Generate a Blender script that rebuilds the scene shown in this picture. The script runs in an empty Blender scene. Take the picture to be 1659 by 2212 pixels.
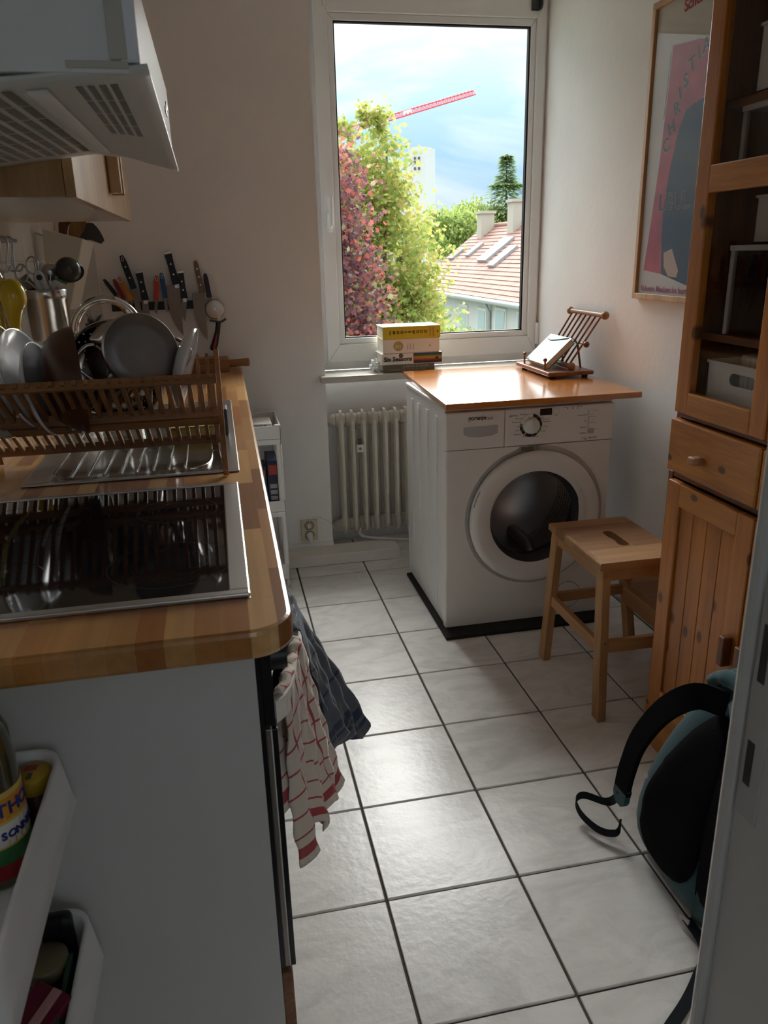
import bpy, bmesh, math, random
from mathutils import Vector, Matrix, Euler
random.seed(7)
scene = bpy.context.scene
COL = scene.collection
PI = math.pi

# ------------------------------------------------------------------ camera
def make_camera():
    cd = bpy.data.cameras.new('camera'); co = bpy.data.objects.new('camera', cd); COL.objects.link(co)
    yaw, pit, rol = .198467, -.322709, -.0256006
    cy, sy, cp, sp = math.cos(yaw), math.sin(yaw), math.cos(pit), math.sin(pit)
    f = Vector((sy*cp, cy*cp, sp)); r0 = Vector((cy, -sy, 0)); u0 = r0.cross(f)
    r = r0*math.cos(rol) + u0*math.sin(rol); u = -r0*math.sin(rol) + u0*math.cos(rol)
    m = Matrix((r, u, -f)).transposed().to_4x4(); m.translation = Vector((-.25334, -3.51184, 1.36707))
    co.matrix_world = m
    cd.sensor_fit = 'HORIZONTAL'; cd.sensor_width = 36; cd.lens = 1678.1/1659*36
    cd.clip_start = .02; cd.clip_end = 500
    cd.dof.use_dof = True; cd.dof.focus_distance = 2.7; cd.dof.aperture_fstop = 18
    scene.camera = co
make_camera()
vs = scene.view_settings
vs.view_transform = 'Standard'; vs.look = 'None'; vs.gamma = 1; vs.use_curve_mapping = False
vs.exposure = 0.42
scene.cycles.max_bounces = 7; scene.cycles.diffuse_bounces = 6; scene.cycles.glossy_bounces = 4
scene.cycles.transparent_max_bounces = 16; scene.cycles.transmission_bounces = 4
scene.cycles.use_adaptive_sampling = True; scene.cycles.adaptive_threshold = .12
scene.cycles.caustics_reflective = False; scene.cycles.caustics_refractive = False
scene.cycles.sample_clamp_indirect = 8

# ------------------------------------------------------------------ world: bright broken cloud
SKY_STRENGTH = 1.0
def make_world():
    w = bpy.data.worlds.new('sky'); scene.world = w; w.use_nodes = True
    nt = w.node_tree; n = nt.nodes; n.clear(); L = nt.links.new
    out = n.new('ShaderNodeOutputWorld'); bg = n.new('ShaderNodeBackground'); L(bg.outputs[0], out.inputs[0])
    tc = n.new('ShaderNodeTexCoord')
    sep = n.new('ShaderNodeSeparateXYZ'); L(tc.outputs['Generated'], sep.inputs[0])
    # clouds stretch out towards the horizon
    mp = n.new('ShaderNodeMapping'); mp.inputs['Scale'].default_value = (1.6, 1.6, 5.0); mp.inputs['Location'].default_value = (.35, .1, .2)
    L(tc.outputs['Generated'], mp.inputs[0])
    nz = n.new('ShaderNodeTexNoise'); nz.inputs['Scale'].default_value = 1.5; nz.inputs['Detail'].default_value = 7; nz.inputs['Roughness'].default_value = .55
    nz.inputs['Distortion'].default_value = .4
    L(mp.outputs[0], nz.inputs['Vector'])
    cr = n.new('ShaderNodeValToRGB'); L(nz.outputs[0], cr.inputs[0])
    cr.color_ramp.elements[0].position = .40; cr.color_ramp.elements[0].color = (0, 0, 0, 1)
    cr.color_ramp.elements[1].position = .62; cr.color_ramp.elements[1].color = (1, 1, 1, 1)
    # more cloud with height
    h = n.new('ShaderNodeMapRange'); L(sep.outputs[2], h.inputs[0])
    h.inputs[1].default_value = .02; h.inputs[2].default_value = .34; h.inputs[3].default_value = -.25; h.inputs[4].default_value = .75
    add = n.new('ShaderNodeMath'); add.operation = 'ADD'; add.use_clamp = True; L(cr.outputs[0], add.inputs[0]); L(h.outputs[0], add.inputs[1])
    mix = n.new('ShaderNodeMixRGB'); L(add.outputs[0], mix.inputs[0])
    mix.inputs[1].default_value = (.40, .62, .88, 1); mix.inputs[2].default_value = (.96, .98, 1.0, 1)
    # overcast luminance law: three times brighter overhead than at the horizon
    z = n.new('ShaderNodeMapRange'); L(sep.outputs[2], z.inputs[0]); z.inputs[1].default_value = 0; z.inputs[2].default_value = 1
    z.inputs[3].default_value = .74; z.inputs[4].default_value = 3.0
    mul = n.new('ShaderNodeVectorMath'); mul.operation = 'SCALE'; L(mix.outputs[0], mul.inputs[0]); L(z.outputs[0], mul.inputs['Scale'])
    L(mul.outputs[0], bg.inputs[0]); bg.inputs[1].default_value = SKY_STRENGTH
make_world()

def make_sun():
    ld = bpy.data.lights.new('sun', 'SUN'); lo = bpy.data.objects.new('sun', ld); COL.objects.link(lo)
    ld.energy = 12.5; ld.angle = math.radians(62); ld.color = (1, .96, .935)
    # sun veiled by thin bright cloud, high in front of the window and a little to its right
    lo.rotation_euler = Vector((-.28, -.77, -.57)).to_track_quat('-Z', 'Y').to_euler()
    lo.location = (8, 16, 14)
make_sun()

# ------------------------------------------------------------------ materials
MATS = {}
def mat(name, col, rough=.5, metal=0, spec=.5, bump=0, bscale=40, var=0, vscale=6, coat=0, sheen=0, alpha=1, trans=0, ior=1.45, emit=None, stretch=None):
    if name in MATS: return MATS[name]
    m = bpy.data.materials.new(name); m.use_nodes = True; nt = m.node_tree; n = nt.nodes; L = nt.links.new
    b = n['Principled BSDF']
    if isinstance(col, str): col = hexc(col)
    b.inputs['Base Color'].default_value = (*col[:3], 1); b.inputs['Roughness'].default_value = rough; b.inputs['Metallic'].default_value = metal
    b.inputs['Specular IOR Level'].default_value = spec; b.inputs['Coat Weight'].default_value = coat; b.inputs['Sheen Weight'].default_value = sheen
    b.inputs['Alpha'].default_value = alpha; b.inputs['Transmission Weight'].default_value = trans; b.inputs['IOR'].default_value = ior
    if coat: b.inputs['Coat Roughness'].default_value = .12
    if emit: b.inputs['Emission Color'].default_value = (*emit[:3], 1); b.inputs['Emission Strength'].default_value = emit[3]
    if var or bump:
        tc = n.new('ShaderNodeTexCoord'); src = tc.outputs['Object']
        if stretch:
            mp = n.new('ShaderNodeMapping'); mp.inputs['Scale'].default_value = stretch; L(src, mp.inputs[0]); src = mp.outputs[0]
        if var:
            nz = n.new('ShaderNodeTexNoise'); nz.inputs['Scale'].default_value = vscale; nz.inputs['Detail'].default_value = 5; L(src, nz.inputs['Vector'])
            r = n.new('ShaderNodeMapRange'); L(nz.outputs[0], r.inputs[0]); r.inputs[1].default_value = .3; r.inputs[2].default_value = .7
            r.inputs[3].default_value = 1-var; r.inputs[4].default_value = 1+var*.6
            v = n.new('ShaderNodeVectorMath'); v.operation = 'SCALE'; v.inputs[0].default_value = col[:3]; L(r.outputs[0], v.inputs['Scale'])
            L(v.outputs[0], b.inputs['Base Color'])
        if bump:
            nb = n.new('ShaderNodeTexNoise'); nb.inputs['Scale'].default_value = bscale; nb.inputs['Detail'].default_value = 4; L(src, nb.inputs['Vector'])
            bp = n.new('ShaderNodeBump'); bp.inputs['Strength'].default_value = bump; bp.inputs['Distance'].default_value = .004; L(nb.outputs[0], bp.inputs['Height'])
            L(bp.outputs[0], b.inputs['Normal'])
    MATS[name] = m; return m
def hexc(h):
    h = h.lstrip('#'); c = [int(h[i:i+2], 16)/255 for i in (0, 2, 4)]
    return tuple(x/12.92 if x <= .04045 else ((x+.055)/1.055)**2.4 for x in c)

def wood(name, light, dark, axis='Y', scale=14, rough=.4, knots=0, coat=0, bumps=.1, band=.5, kscale=5, kcol=None, plane=None):
    """procedural timber: fibres run along axis; optional round knots"""
    if name in MATS: return MATS[name]
    if isinstance(light, str): light = hexc(light)
    if isinstance(dark, str): dark = hexc(dark)
    m = bpy.data.materials.new(name); m.use_nodes = True; nt = m.node_tree; n = nt.nodes; L = nt.links.new
    b = n['Principled BSDF']; b.inputs['Roughness'].default_value = rough; b.inputs['Coat Weight'].default_value = coat; b.inputs['Coat Roughness'].default_value = .15
    tc = n.new('ShaderNodeTexCoord'); oi = n.new('ShaderNodeObjectInfo')
    ad = n.new('ShaderNodeVectorMath'); ad.operation = 'MULTIPLY_ADD'; L(oi.outputs['Random'], ad.inputs[0]); ad.inputs[1].default_value = (7, 9, 5); L(tc.outputs['Object'], ad.inputs[2])
    mp = n.new('ShaderNodeMapping'); L(ad.outputs[0], mp.inputs[0])
    s = [1, 1, 1]; s['XYZ'.index(axis)] = .07; mp.inputs['Scale'].default_value = s
    nz = n.new('ShaderNodeTexNoise'); nz.inputs['Scale'].default_value = scale; nz.inputs['Detail'].default_value = 6; nz.inputs['Roughness'].default_value = .6; nz.inputs['Distortion'].default_value = .6
    L(mp.outputs[0], nz.inputs['Vector'])
    fine = n.new('ShaderNodeTexNoise'); fine.inputs['Scale'].default_value = scale*9; fine.inputs['Detail'].default_value = 2; L(mp.outputs[0], fine.inputs['Vector'])
    mx0 = n.new('ShaderNodeMath'); mx0.operation = 'MULTIPLY_ADD'; L(fine.outputs[0], mx0.inputs[0]); mx0.inputs[1].default_value = .35; L(nz.outputs[0], mx0.inputs[2])
    r = n.new('ShaderNodeMapRange'); L(mx0.outputs[0], r.inputs[0]); r.inputs[1].default_value = .5; r.inputs[2].default_value = .5+band*.7
    mx = n.new('ShaderNodeMixRGB'); L(r.outputs[0], mx.inputs[0]); mx.inputs[1].default_value = (*light, 1); mx.inputs[2].default_value = (*dark, 1)
    outc = mx.outputs[0]
    if knots:
        mk = n.new('ShaderNodeMapping'); L(ad.outputs[0], mk.inputs[0]); s = [1, 1, 1]; s['XYZ'.index(axis)] = .62; mk.inputs['Scale'].default_value = s
        vo = n.new('ShaderNodeTexVoronoi'); vo.inputs['Scale'].default_value = kscale; vo.voronoi_dimensions = '2D'
        sx = n.new('ShaderNodeSeparateXYZ'); cx = n.new('ShaderNodeCombineXYZ'); L(mk.outputs[0], sx.inputs[0]); pl = plane or 'YZ'
        L(sx.outputs['XYZ'.index(pl[0])], cx.inputs[0]); L(sx.outputs['XYZ'.index(pl[1])], cx.inputs[1]); L(cx.outputs[0], vo.inputs['Vector'])
        rk = n.new('ShaderNodeMapRange'); L(vo.outputs['Distance'], rk.inputs[0]); rk.inputs[1].default_value = knots*.55; rk.inputs[2].default_value = knots; rk.inputs[3].default_value = .85; rk.inputs[4].default_value = 0
        kc = n.new('ShaderNodeMixRGB'); L(rk.outputs[0], kc.inputs[0]); L(outc, kc.inputs[1]); kc.inputs[2].default_value = (*(kcol or tuple(x*.25 for x in dark)), 1)
        outc = kc.outputs[0]
    hv = n.new('ShaderNodeHueSaturation'); L(outc, hv.inputs['Color'])
    rv = n.new('ShaderNodeMapRange'); L(oi.outputs['Random'], rv.inputs[0]); rv.inputs[3].default_value = .88; rv.inputs[4].default_value = 1.1; L(rv.outputs[0], hv.inputs['Value'])
    L(hv.outputs[0], b.inputs['Base Color'])
    if bumps:
        bp = n.new('ShaderNodeBump'); bp.inputs['Strength'].default_value = bumps; bp.inputs['Distance'].default_value = .002; L(mx0.outputs[0], bp.inputs['Height']); L(bp.outputs[0], b.inputs['Normal'])
    MATS[name] = m; return m

# ------------------------------------------------------------------ mesh building
class MB:
    """collects verts and faces for ONE mesh object"""
    def __init__(s): s.v = []; s.f = []; s.sm = []
    def add(s, vs, fs, smooth=False):
        o = len(s.v); s.v += [tuple(v) for v in vs]; s.f += [tuple(o+i for i in f) for f in fs]; s.sm += [smooth]*len(fs); return s
    def bm(s, bm, smooth=False, M=None):
        bm.verts.index_update(); s.add([(M @ v.co if M else v.co)[:] for v in bm.verts], [[v.index for v in f.verts] for f in bm.faces], smooth); bm.free(); return s
    def box(s, x0, x1, y0, y1, z0, z1, bev=0, seg=2, M=None):
        bm = bmesh.new(); bmesh.ops.create_cube(bm, size=1)
        for v in bm.verts: v.co = Vector(((x0+x1)/2+v.co.x*(x1-x0), (y0+y1)/2+v.co.y*(y1-y0), (z0+z1)/2+v.co.z*(z1-z0)))
        if bev: bmesh.ops.bevel(bm, geom=bm.edges[:], offset=bev, segments=seg, affect='EDGES', profile=.5)
        return s.bm(bm, False, M)
    def bar(s, p0, p1, w, t, up=(0, 0, 1), bev=0):
        """rectangular bar from p0 to p1: w along side, t along up"""
        p0, p1 = Vector(p0), Vector(p1); d = p1-p0; l = d.length; d.normalize(); up = Vector(up); sd = d.cross(up)
        if sd.length < 1e-4: sd = d.orthogonal()
        sd.normalize(); up = sd.cross(d)
        M = Matrix((sd, d, up)).transposed().to_4x4(); M.translation = (p0+p1)/2
        return s.box(-w/2, w/2, -l/2, l/2, -t/2, t/2, bev, 2, M)
    def cyl(s, p0, p1, r0, r1=None, n=20, cap=True, smooth=True):
        r1 = r0 if r1 is None else r1; p0, p1 = Vector(p0), Vector(p1); d = (p1-p0).normalized(); a = d.orthogonal().normalized(); b = d.cross(a)
        vs = []
        for p, r in ((p0, r0), (p1, r1)):
            vs += [p+(a*math.cos(2*PI*k/n)+b*math.sin(2*PI*k/n))*r for k in range(n)]
        s.add(vs, [(k, (k+1) % n, n+(k+1) % n, n+k) for k in range(n)], smooth)
        if cap: s.add(vs[:n], [tuple(range(n))[::-1]]); s.add(vs[n:], [tuple(range(n))])
        return s
    def tube(s, pts, r, n=8, closed=False, cap=True, flat=None):
        """round tube along a polyline; r number or list; flat=(w,t,up) makes a ribbon section"""
        P = [Vector(p) for p in pts]; N = len(P); rs = r if isinstance(r, (list, tuple)) else [r]*N
        vs = []; prev = None
        for i, p in enumerate(P):
            if closed: t = P[(i+1) % N]-P[i-1]
            else: t = P[min(i+1, N-1)]-P[max(i-1, 0)]
            t.normalize()
            if prev is None: a = t.orthogonal().normalized()
            else:
                a = prev-t*prev.dot(t)
                if a.length < 1e-5: a = t.orthogonal()
                a.normalize()
            if flat:
                up = Vector(flat[2]); a = up.cross(t); a = a.normalized() if a.length > 1e-4 else (prev or t.orthogonal().normalized())
            prev = a; b = t.cross(a)
            if flat: w, th = flat[0]*rs[i], flat[1]; vs += [p+a*w/2+b*th/2, p-a*w/2+b*th/2, p-a*w/2-b*th/2, p+a*w/2-b*th/2]
            else: vs += [p+(a*math.cos(2*PI*k/n)+b*math.sin(2*PI*k/n))*rs[i] for k in range(n)]
        n = 4 if flat else n
        fs = [(i*n+k, i*n+(k+1) % n, ((i+1) % N)*n+(k+1) % n, ((i+1) % N)*n+k) for i in range(N if closed else N-1) for k in range(n)]
        s.add(vs, fs, not flat)
        if cap and not closed: s.add(vs[:n], [tuple(range(n))[::-1]]); s.add(vs[-n:], [tuple(range(n))])
        return s
    def lathe(s, prof, M=None, n=32, smooth=True, arc=2*PI):
        """revolve (r,z) profile about Z"""
        vs = []; full = abs(arc-2*PI) < 1e-6; k = n if full else n+1
        for r, z in prof:
            vs += [Vector((r*math.cos(arc*j/n), r*math.sin(arc*j/n), z)) for j in range(k)]
        if M: vs = [M @ v for v in vs]
        fs = [(i*k+j, i*k+(j+1) % k, (i+1)*k+(j+1) % k, (i+1)*k+j) for i in range(len(prof)-1) for j in range(n)]
        return s.add(vs, fs, smooth)
    def ball(s, c, r, n=14, sc=(1, 1, 1)):
        bm = bmesh.new(); bmesh.ops.create_uvsphere(bm, u_segments=n, v_segments=max(6, n//2+1), radius=r)
        for v in bm.verts: v.co = Vector((v.co.x*sc[0]+c[0], v.co.y*sc[1]+c[1], v.co.z*sc[2]+c[2]))
        return s.bm(bm, True)
    def prism(s, poly, ext, M=None, bev=0):
        """extrude a planar polygon (3D points) by vector ext"""
        P = [Vector(p) for p in poly]; E = Vector(ext); n = len(P)
        bm = bmesh.new(); a = [bm.verts.new(p) for p in P]; b = [bm.verts.new(p+E) for p in P]
        bm.faces.new(a[::-1]); bm.faces.new(b)
        for i in range(n): bm.faces.new((a[i], a[(i+1) % n], b[(i+1) % n], b[i]))
        bmesh.ops.recalc_face_normals(bm, faces=bm.faces)
        if bev: bmesh.ops.bevel(bm, geom=bm.edges[:], offset=bev, segments=2, affect='EDGES', profile=.5)
        return s.bm(bm, False, M)
    def grid(s, fn, nu, nv, smooth=True, thick=0):
        vs = [Vector(fn(i/nu, j/nv)) for i in range(nu+1) for j in range(nv+1)]; k = nv+1
        fs = [(i*k+j, (i+1)*k+j, (i+1)*k+j+1, i*k+j+1) for i in range(nu) for j in range(nv)]
        return s.add(vs, fs, smooth)
    def build(s, name, m, parent=None, local=False, sub=0, bev=0, thick=0, origin=None):
        me = bpy.data.meshes.new(name)
        off = Vector((0, 0, 0))
        if origin is not None: off = Vector(origin)
        elif parent is not None and not local:
            q = parent
            while q is not None: off += q.location; q = q.parent
        me.from_pydata([(v[0]-off.x, v[1]-off.y, v[2]-off.z) for v in s.v], [], s.f)
        me.polygons.foreach_set('use_smooth', s.sm); me.validate(); me.update()
        me.materials.append(m if not isinstance(m, str) else MATS[m])
        o = bpy.data.objects.new(name, me); COL.objects.link(o)
        if origin is not None: o.location = off
        if parent is not None: o.parent = parent
        if thick: md = o.modifiers.new('solid', 'SOLIDIFY'); md.thickness = thick; md.offset = 0
        if bev: md = o.modifiers.new('bevel', 'BEVEL'); md.width = bev; md.segments = 2; md.limit_method = 'ANGLE'
        if sub: md = o.modifiers.new('sub', 'SUBSURF'); md.levels = sub; md.render_levels = sub
        return o
def tag(o, label=None, cat=None, group=None, kind=None):
    if label: o['label'] = label
    if cat: o['category'] = cat
    if group: o['group'] = group
    if kind: o['kind'] = kind
    return o
def thing(name, label, cat, loc=(0, 0, 0), rz=0, group=None):
    o = bpy.data.objects.new(name, None); COL.objects.link(o); o.location = loc; o.rotation_euler = (0, 0, rz); o.empty_display_size = .05
    return tag(o, label, cat, group)
def struct(o): o['kind'] = 'structure'; return o
def smooth_path(P, n=8, closed=False):
    """Catmull-Rom through points"""
    P = [Vector(p) for p in P]; out = []; N = len(P)
    rng = range(N) if closed else range(N-1)
    for i in rng:
        if closed: a, b, c, d = P[i-1], P[i], P[(i+1) % N], P[(i+2) % N]
        else: a, b, c, d = P[max(i-1, 0)], P[i], P[i+1], P[min(i+2, N-1)]
        for k in range(n):
            t = k/n; out.append(.5*((2*b)+(c-a)*t+(2*a-5*b+4*c-d)*t*t+(3*b-a-3*c+d)*t**3))
    if not closed: out.append(P[-1])
    return out
def text(body, size, m, parent, M, name='lettering', depth=.0004, align='CENTER', sx=1, bold=0, local=False):
    """flat lettering: M places text plane (x right, y up, z out)"""
    cu = bpy.data.curves.new(name, 'FONT'); cu.body = body; cu.size = size; cu.align_x = align; cu.align_y = 'CENTER'; cu.extrude = depth; cu.offset = bold
    cu.resolution_u = 3
    t = bpy.data.objects.new('tmp', cu); COL.objects.link(t); dg = bpy.context.evaluated_depsgraph_get()
    me = bpy.data.meshes.new_from_object(t.evaluated_get(dg)); bpy.data.objects.remove(t); bpy.data.curves.remove(cu)
    off = Vector((0, 0, 0))
    if not local:
        q = parent
        while q is not None: off += q.location; q = q.parent
    me.transform(Matrix.Translation(-off) @ M @ Matrix.Diagonal((sx, 1, 1, 1))); me.materials.clear(); me.materials.append(m)
    o = bpy.data.objects.new(name, me); COL.objects.link(o); o.parent = parent
    return o
def frame(o, x, y):
    """4x4 with origin o, text x axis and y axis"""
    x = Vector(x).normalized(); y = Vector(y); y = (y-x*y.dot(x)).normalized(); z = x.cross(y)
    M = Matrix((x, y, z)).transposed().to_4x4(); M.translation = Vector(o); return M
# ================================================================== the room
XL, XR, YW, ZC = -.86, 1.25, -.06, 2.52
plaster = mat('white_plaster', (.86, .85, .84), .9, bump=.25, bscale=28, var=.03, vscale=2.5)
M_grout = mat('grey_grout', '#55504a', .95, bump=.3, bscale=120)
white_paint = mat('white_gloss_paint', (.82, .81, .79), .35)
upvc = mat('white_upvc', (.80, .82, .83), .28, var=.02)
white_pl = mat('white_plastic', (.78, .78, .77), .35)
black_pl = mat('black_plastic', (.012, .012, .014), .4)
steel = mat('brushed_steel', (.55, .54, .52), .28, 1, bump=.04, bscale=200, var=.1, vscale=9)
chrome = mat('chrome', (.75, .75, .76), .07, 1)
rubber = mat('black_rubber', (.01, .01, .01), .8)

def tile_mat():
    m = mat('white_floor_tile', (.74, .735, .72), .27); nt = m.node_tree; n = nt.nodes; L = nt.links.new; b = n['Principled BSDF']
    tc = n.new('ShaderNodeTexCoord'); oi = n.new('ShaderNodeObjectInfo')
    ad = n.new('ShaderNodeVectorMath'); ad.operation = 'MULTIPLY_ADD'; L(oi.outputs['Random'], ad.inputs[0]); ad.inputs[1].default_value = (13, 11, 7); L(tc.outputs['Object'], ad.inputs[2])
    mp = n.new('ShaderNodeMapping'); mp.inputs['Scale'].default_value = (5, 11, 5); mp.inputs['Rotation'].default_value = (0, 0, .5); L(ad.outputs[0], mp.inputs[0])
    nz = n.new('ShaderNodeTexNoise'); nz.inputs['Scale'].default_value = 1; nz.inputs['Detail'].default_value = 8; nz.inputs['Roughness'].default_value = .62; nz.inputs['Distortion'].default_value = 1.3; L(mp.outputs[0], nz.inputs['Vector'])
    cr = n.new('ShaderNodeValToRGB'); L(nz.outputs[0], cr.inputs[0]); e = cr.color_ramp.elements
    e[0].position = .36; e[0].color = (.66, .655, .64, 1); e[1].position = .58; e[1].color = (.80, .795, .78, 1)
    L(cr.outputs[0], b.inputs['Base Color'])
    nb = n.new('ShaderNodeTexNoise'); nb.inputs['Scale'].default_value = 55; nb.inputs['Detail'].default_value = 3; L(tc.outputs['Object'], nb.inputs['Vector'])
    bp = n.new('ShaderNodeBump'); bp.inputs['Strength'].default_value = .22; bp.inputs['Distance'].default_value = .003; L(nb.outputs[0], bp.inputs['Height']); L(bp.outputs[0], b.inputs['Normal'])
    return m
M_tile = tile_mat()

# floor with its tiles
floor = struct(MB().box(-1.5, 1.55, -5.0, .30, -.12, -.006).build('floor', M_grout))
T, G = .31, .0065
def clip(a, b, lo, hi): return max(a, lo), min(b, hi)
_tm = {}
for i in range(-2, 5):
    for k in range(-1, 10):
        x0, x1 = clip(i*T, i*T+T, -.62, XR); y0, y1 = clip(-(k+1)*T, -k*T, -2.99, .135)
        if x1-x0 < .02 or y1-y0 < .02: continue
        w, d = round(x1-x0, 3), round(y1-y0, 3)
        if (w, d) not in _tm:
            o = MB().box(-w/2+G/2, w/2-G/2, -d/2+G/2, d/2-G/2, -.008, 0, .0015, 1).build('tile', M_tile); _tm[(w, d)] = o.data
        else:
            o = bpy.data.objects.new('tile', _tm[(w, d)]); COL.objects.link(o)
        o.parent = floor; o.location = ((x0+x1)/2, (y0+y1)/2, random.uniform(-.0006, .0004)); o.rotation_euler = (random.uniform(-.0015, .0015), random.uniform(-.0015, .0015), 0)

# window wall with opening and radiator niche
wf = MB()
wf.box(-1.5, .19, YW, .30, -.1, 2.75); wf.box(XR+.0, 1.55, YW, .30, -.1, 2.75)
wf.box(.19, XR, YW, .30, 2.42, 2.75); wf.box(.19, XR, .14, .30, -.1, .825)
wall_far = struct(wf.build('wall_far', plaster))
wall_left = struct(MB().box(-1.10, XL, -3.05, YW, -.1, 2.75).build('wall_left', plaster))
wall_right = struct(MB().box(XR, 1.55, -3.05, YW, -.1, 2.75).build('wall_right', plaster))
ceiling = struct(MB().box(-1.10, 1.55, -3.05, YW, ZC, 2.75).build('ceiling', plaster))
# door wall behind the camera's view: opening from x=-.74 to .30
wn = MB(); wn.box(.30, XR, -3.05, -2.87, -.1, ZC); wn.box(-1.10, -.76, -3.05, -2.87, -.1, ZC); wn.box(-.76, .30, -3.05, -2.87, 2.03, ZC)
wall_near = struct(wn.build('wall_near', plaster))
hall = MB(); hall.box(-1.5, -1.3, -5.0, -3.05, -.1, 2.75); hall.box(1.35, 1.55, -5.0, -3.05, -.1, 2.75); hall.box(-1.5, 1.55, -5.2, -5.0, -.1, 1.0); hall.box(-1.5, 1.55, -5.2, -5.0, 2.0, 2.75); hall.box(-1.5, -.15, -5.2, -5.0, 1.0, 2.0); hall.box(.9, 1.55, -5.2, -5.0, 1.0, 2.0); hall.box(-1.5, 1.55, -5.0, -3.05, ZC, 2.75)  # unseen back-wall opening added so daylight brightens the near side
hall.box(-1.3, -1.10, -3.05, -2.9, -.1, 2.75); hall.box(1.25, 1.35, -3.05, -2.9, -.1, 2.75)
struct(hall.build('wall_hall', plaster))

# door frame on the right, with its strike plate
door = thing('door_1', None, None, (.29, -2.86, 0)); struct(door)
M_door = mat('door_frame_white', (.62, .62, .60), .4)
MB().box(.277, .305, -3.06, -2.866, 0, 2.03, .004).build('jamb', M_door, door)
MB().box(.268, .36, -2.868, -2.85, 0, 2.09, .006).build('casing', M_door, door)
MB().box(.2745, .278, -2.905, -2.872, .755, 1.03, .0008).build('strike_plate', mat('painted_plate', (.52, .52, .50), .4), door)
M_slot = mat('dark_slot', (.05, .05, .05), .8)
MB().box(.2738, .2755, -2.890, -2.879, .925, .992).build('latch_slot', M_slot, door)
MB().box(.2738, .2755, -2.890, -2.879, .797, .852).build('latch_slot', M_slot, door)

# skirting
struct(MB().box(-.86, .19, YW-.012, YW, 0, .07, .003).build('baseboard_far', white_paint))

# tiled splash on the left wall, returning round the corner
M_wtile = mat('glazed_wall_tile', (.70, .68, .64), .15, var=.05, vscale=4)
rows = [(.915+.15*r, .915+.15*(r+1)) for r in range(4)]
me = None
for r in range(4):
    for c in range(11):
        y1 = YW-.008-.15*c
        if me is None:
            o = MB().box(0, .007, -.0735, .0735, -.0735, .0735, .0015, 1).build('tile', M_wtile); me = o.data
        else: o = bpy.data.objects.new('tile', me); COL.objects.link(o)
        o.parent = wall_left; o.location = (XL, y1-.075, .915+.075+.15*r)
me = None
for r in range(4):
    if me is None:
        o = MB().box(-.0685, .0685, -.007, 0, -.0735, .0735, .0015, 1).build('tile', M_wtile); me = o.data
    else: o = bpy.data.objects.new('tile', me); COL.objects.link(o)
    o.parent = wall_far; o.location = (-.785, YW, .915+.075+.15*r)
MB().box(-.716, -.709, YW-.009, YW, .912, 1.52, .001).build('tile_trim', mat('pale_trim', (.85, .82, .77), .3), wall_far)

# window
win = struct(thing('window_1', None, None, (.72, .12, .852)))
Y0, Y1 = .085, .135        # frame depth
def ring(mb, xo0, xo1, zo0, zo1, xi0, xi1, zi0, zi1, y0, y1, bev=.003):
    """mitred rectangular frame"""
    for a in range(4):
        O = [(xo0, zo0), (xo1, zo0), (xo1, zo1), (xo0, zo1)]; I = [(xi0, zi0), (xi1, zi0), (xi1, zi1), (xi0, zi1)]
        b = (a+1) % 4; poly = [(O[a][0], y0, O[a][1]), (O[b][0], y0, O[b][1]), (I[b][0], y0, I[b][1]), (I[a][0], y0, I[a][1])]
        mb.prism(poly, (0, y1-y0, 0), bev=bev)
    return mb
ring(MB(), .19, XR, .853, 2.42, .245, 1.225, .905, 2.37, Y0+.015, Y1+.02).build('window_frame', upvc, win)
sash = ring(MB(), .225, 1.238, .888, 2.385, .285, 1.196, .968, 2.30, Y0, Y1).build('sash', upvc, win)
ring(MB(), .285, 1.196, .968, 2.30, .311, 1.172, .995, 2.272, Y0+.012, Y1-.005).build('glazing_bead', upvc, sash)
ring(MB(), .311, 1.172, .995, 2.272, .316, 1.165, 1.0, 2.266, Y0+.018, Y1-.01, 0).build('gasket', rubber, sash)
def glass_mat(name, tint=(1, 1, 1), boost=1.0):
    m = bpy.data.materials.new(name); m.use_nodes = True; n = m.node_tree.nodes; n.clear(); L = m.node_tree.links.new
    o = n.new('ShaderNodeOutputMaterial'); t = n.new('ShaderNodeBsdfTransparent'); t.inputs[0].default_value = (*tint, 1)
    g = n.new('ShaderNodeBsdfGlossy'); g.inputs['Roughness'].default_value = .01; f = n.new('ShaderNodeFresnel'); f.inputs[0].default_value = 1.0+.45*boost
    ge = n.new('ShaderNodeNewGeometry'); k = n.new('ShaderNodeMath'); k.operation = 'SUBTRACT'; k.inputs[0].default_value = 1; L(ge.outputs['Backfacing'], k.inputs[1])
    fk = n.new('ShaderNodeMath'); fk.operation = 'MULTIPLY'; L(f.outputs[0], fk.inputs[0]); L(k.outputs[0], fk.inputs[1])    # outer surface only
    mx = n.new('ShaderNodeMixShader'); L(fk.outputs[0], mx.inputs[0]); L(t.outputs[0], mx.inputs[1]); L(g.outputs[0], mx.inputs[2]); L(mx.outputs[0], o.inputs[0])
    MATS[name] = m; return m
pane_mat = glass_mat('window_glass', (.97, .99, .98), .6)
MB().box(.314, 1.167, .106, .112, .998, 2.268).build('pane', pane_mat, win)
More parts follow.
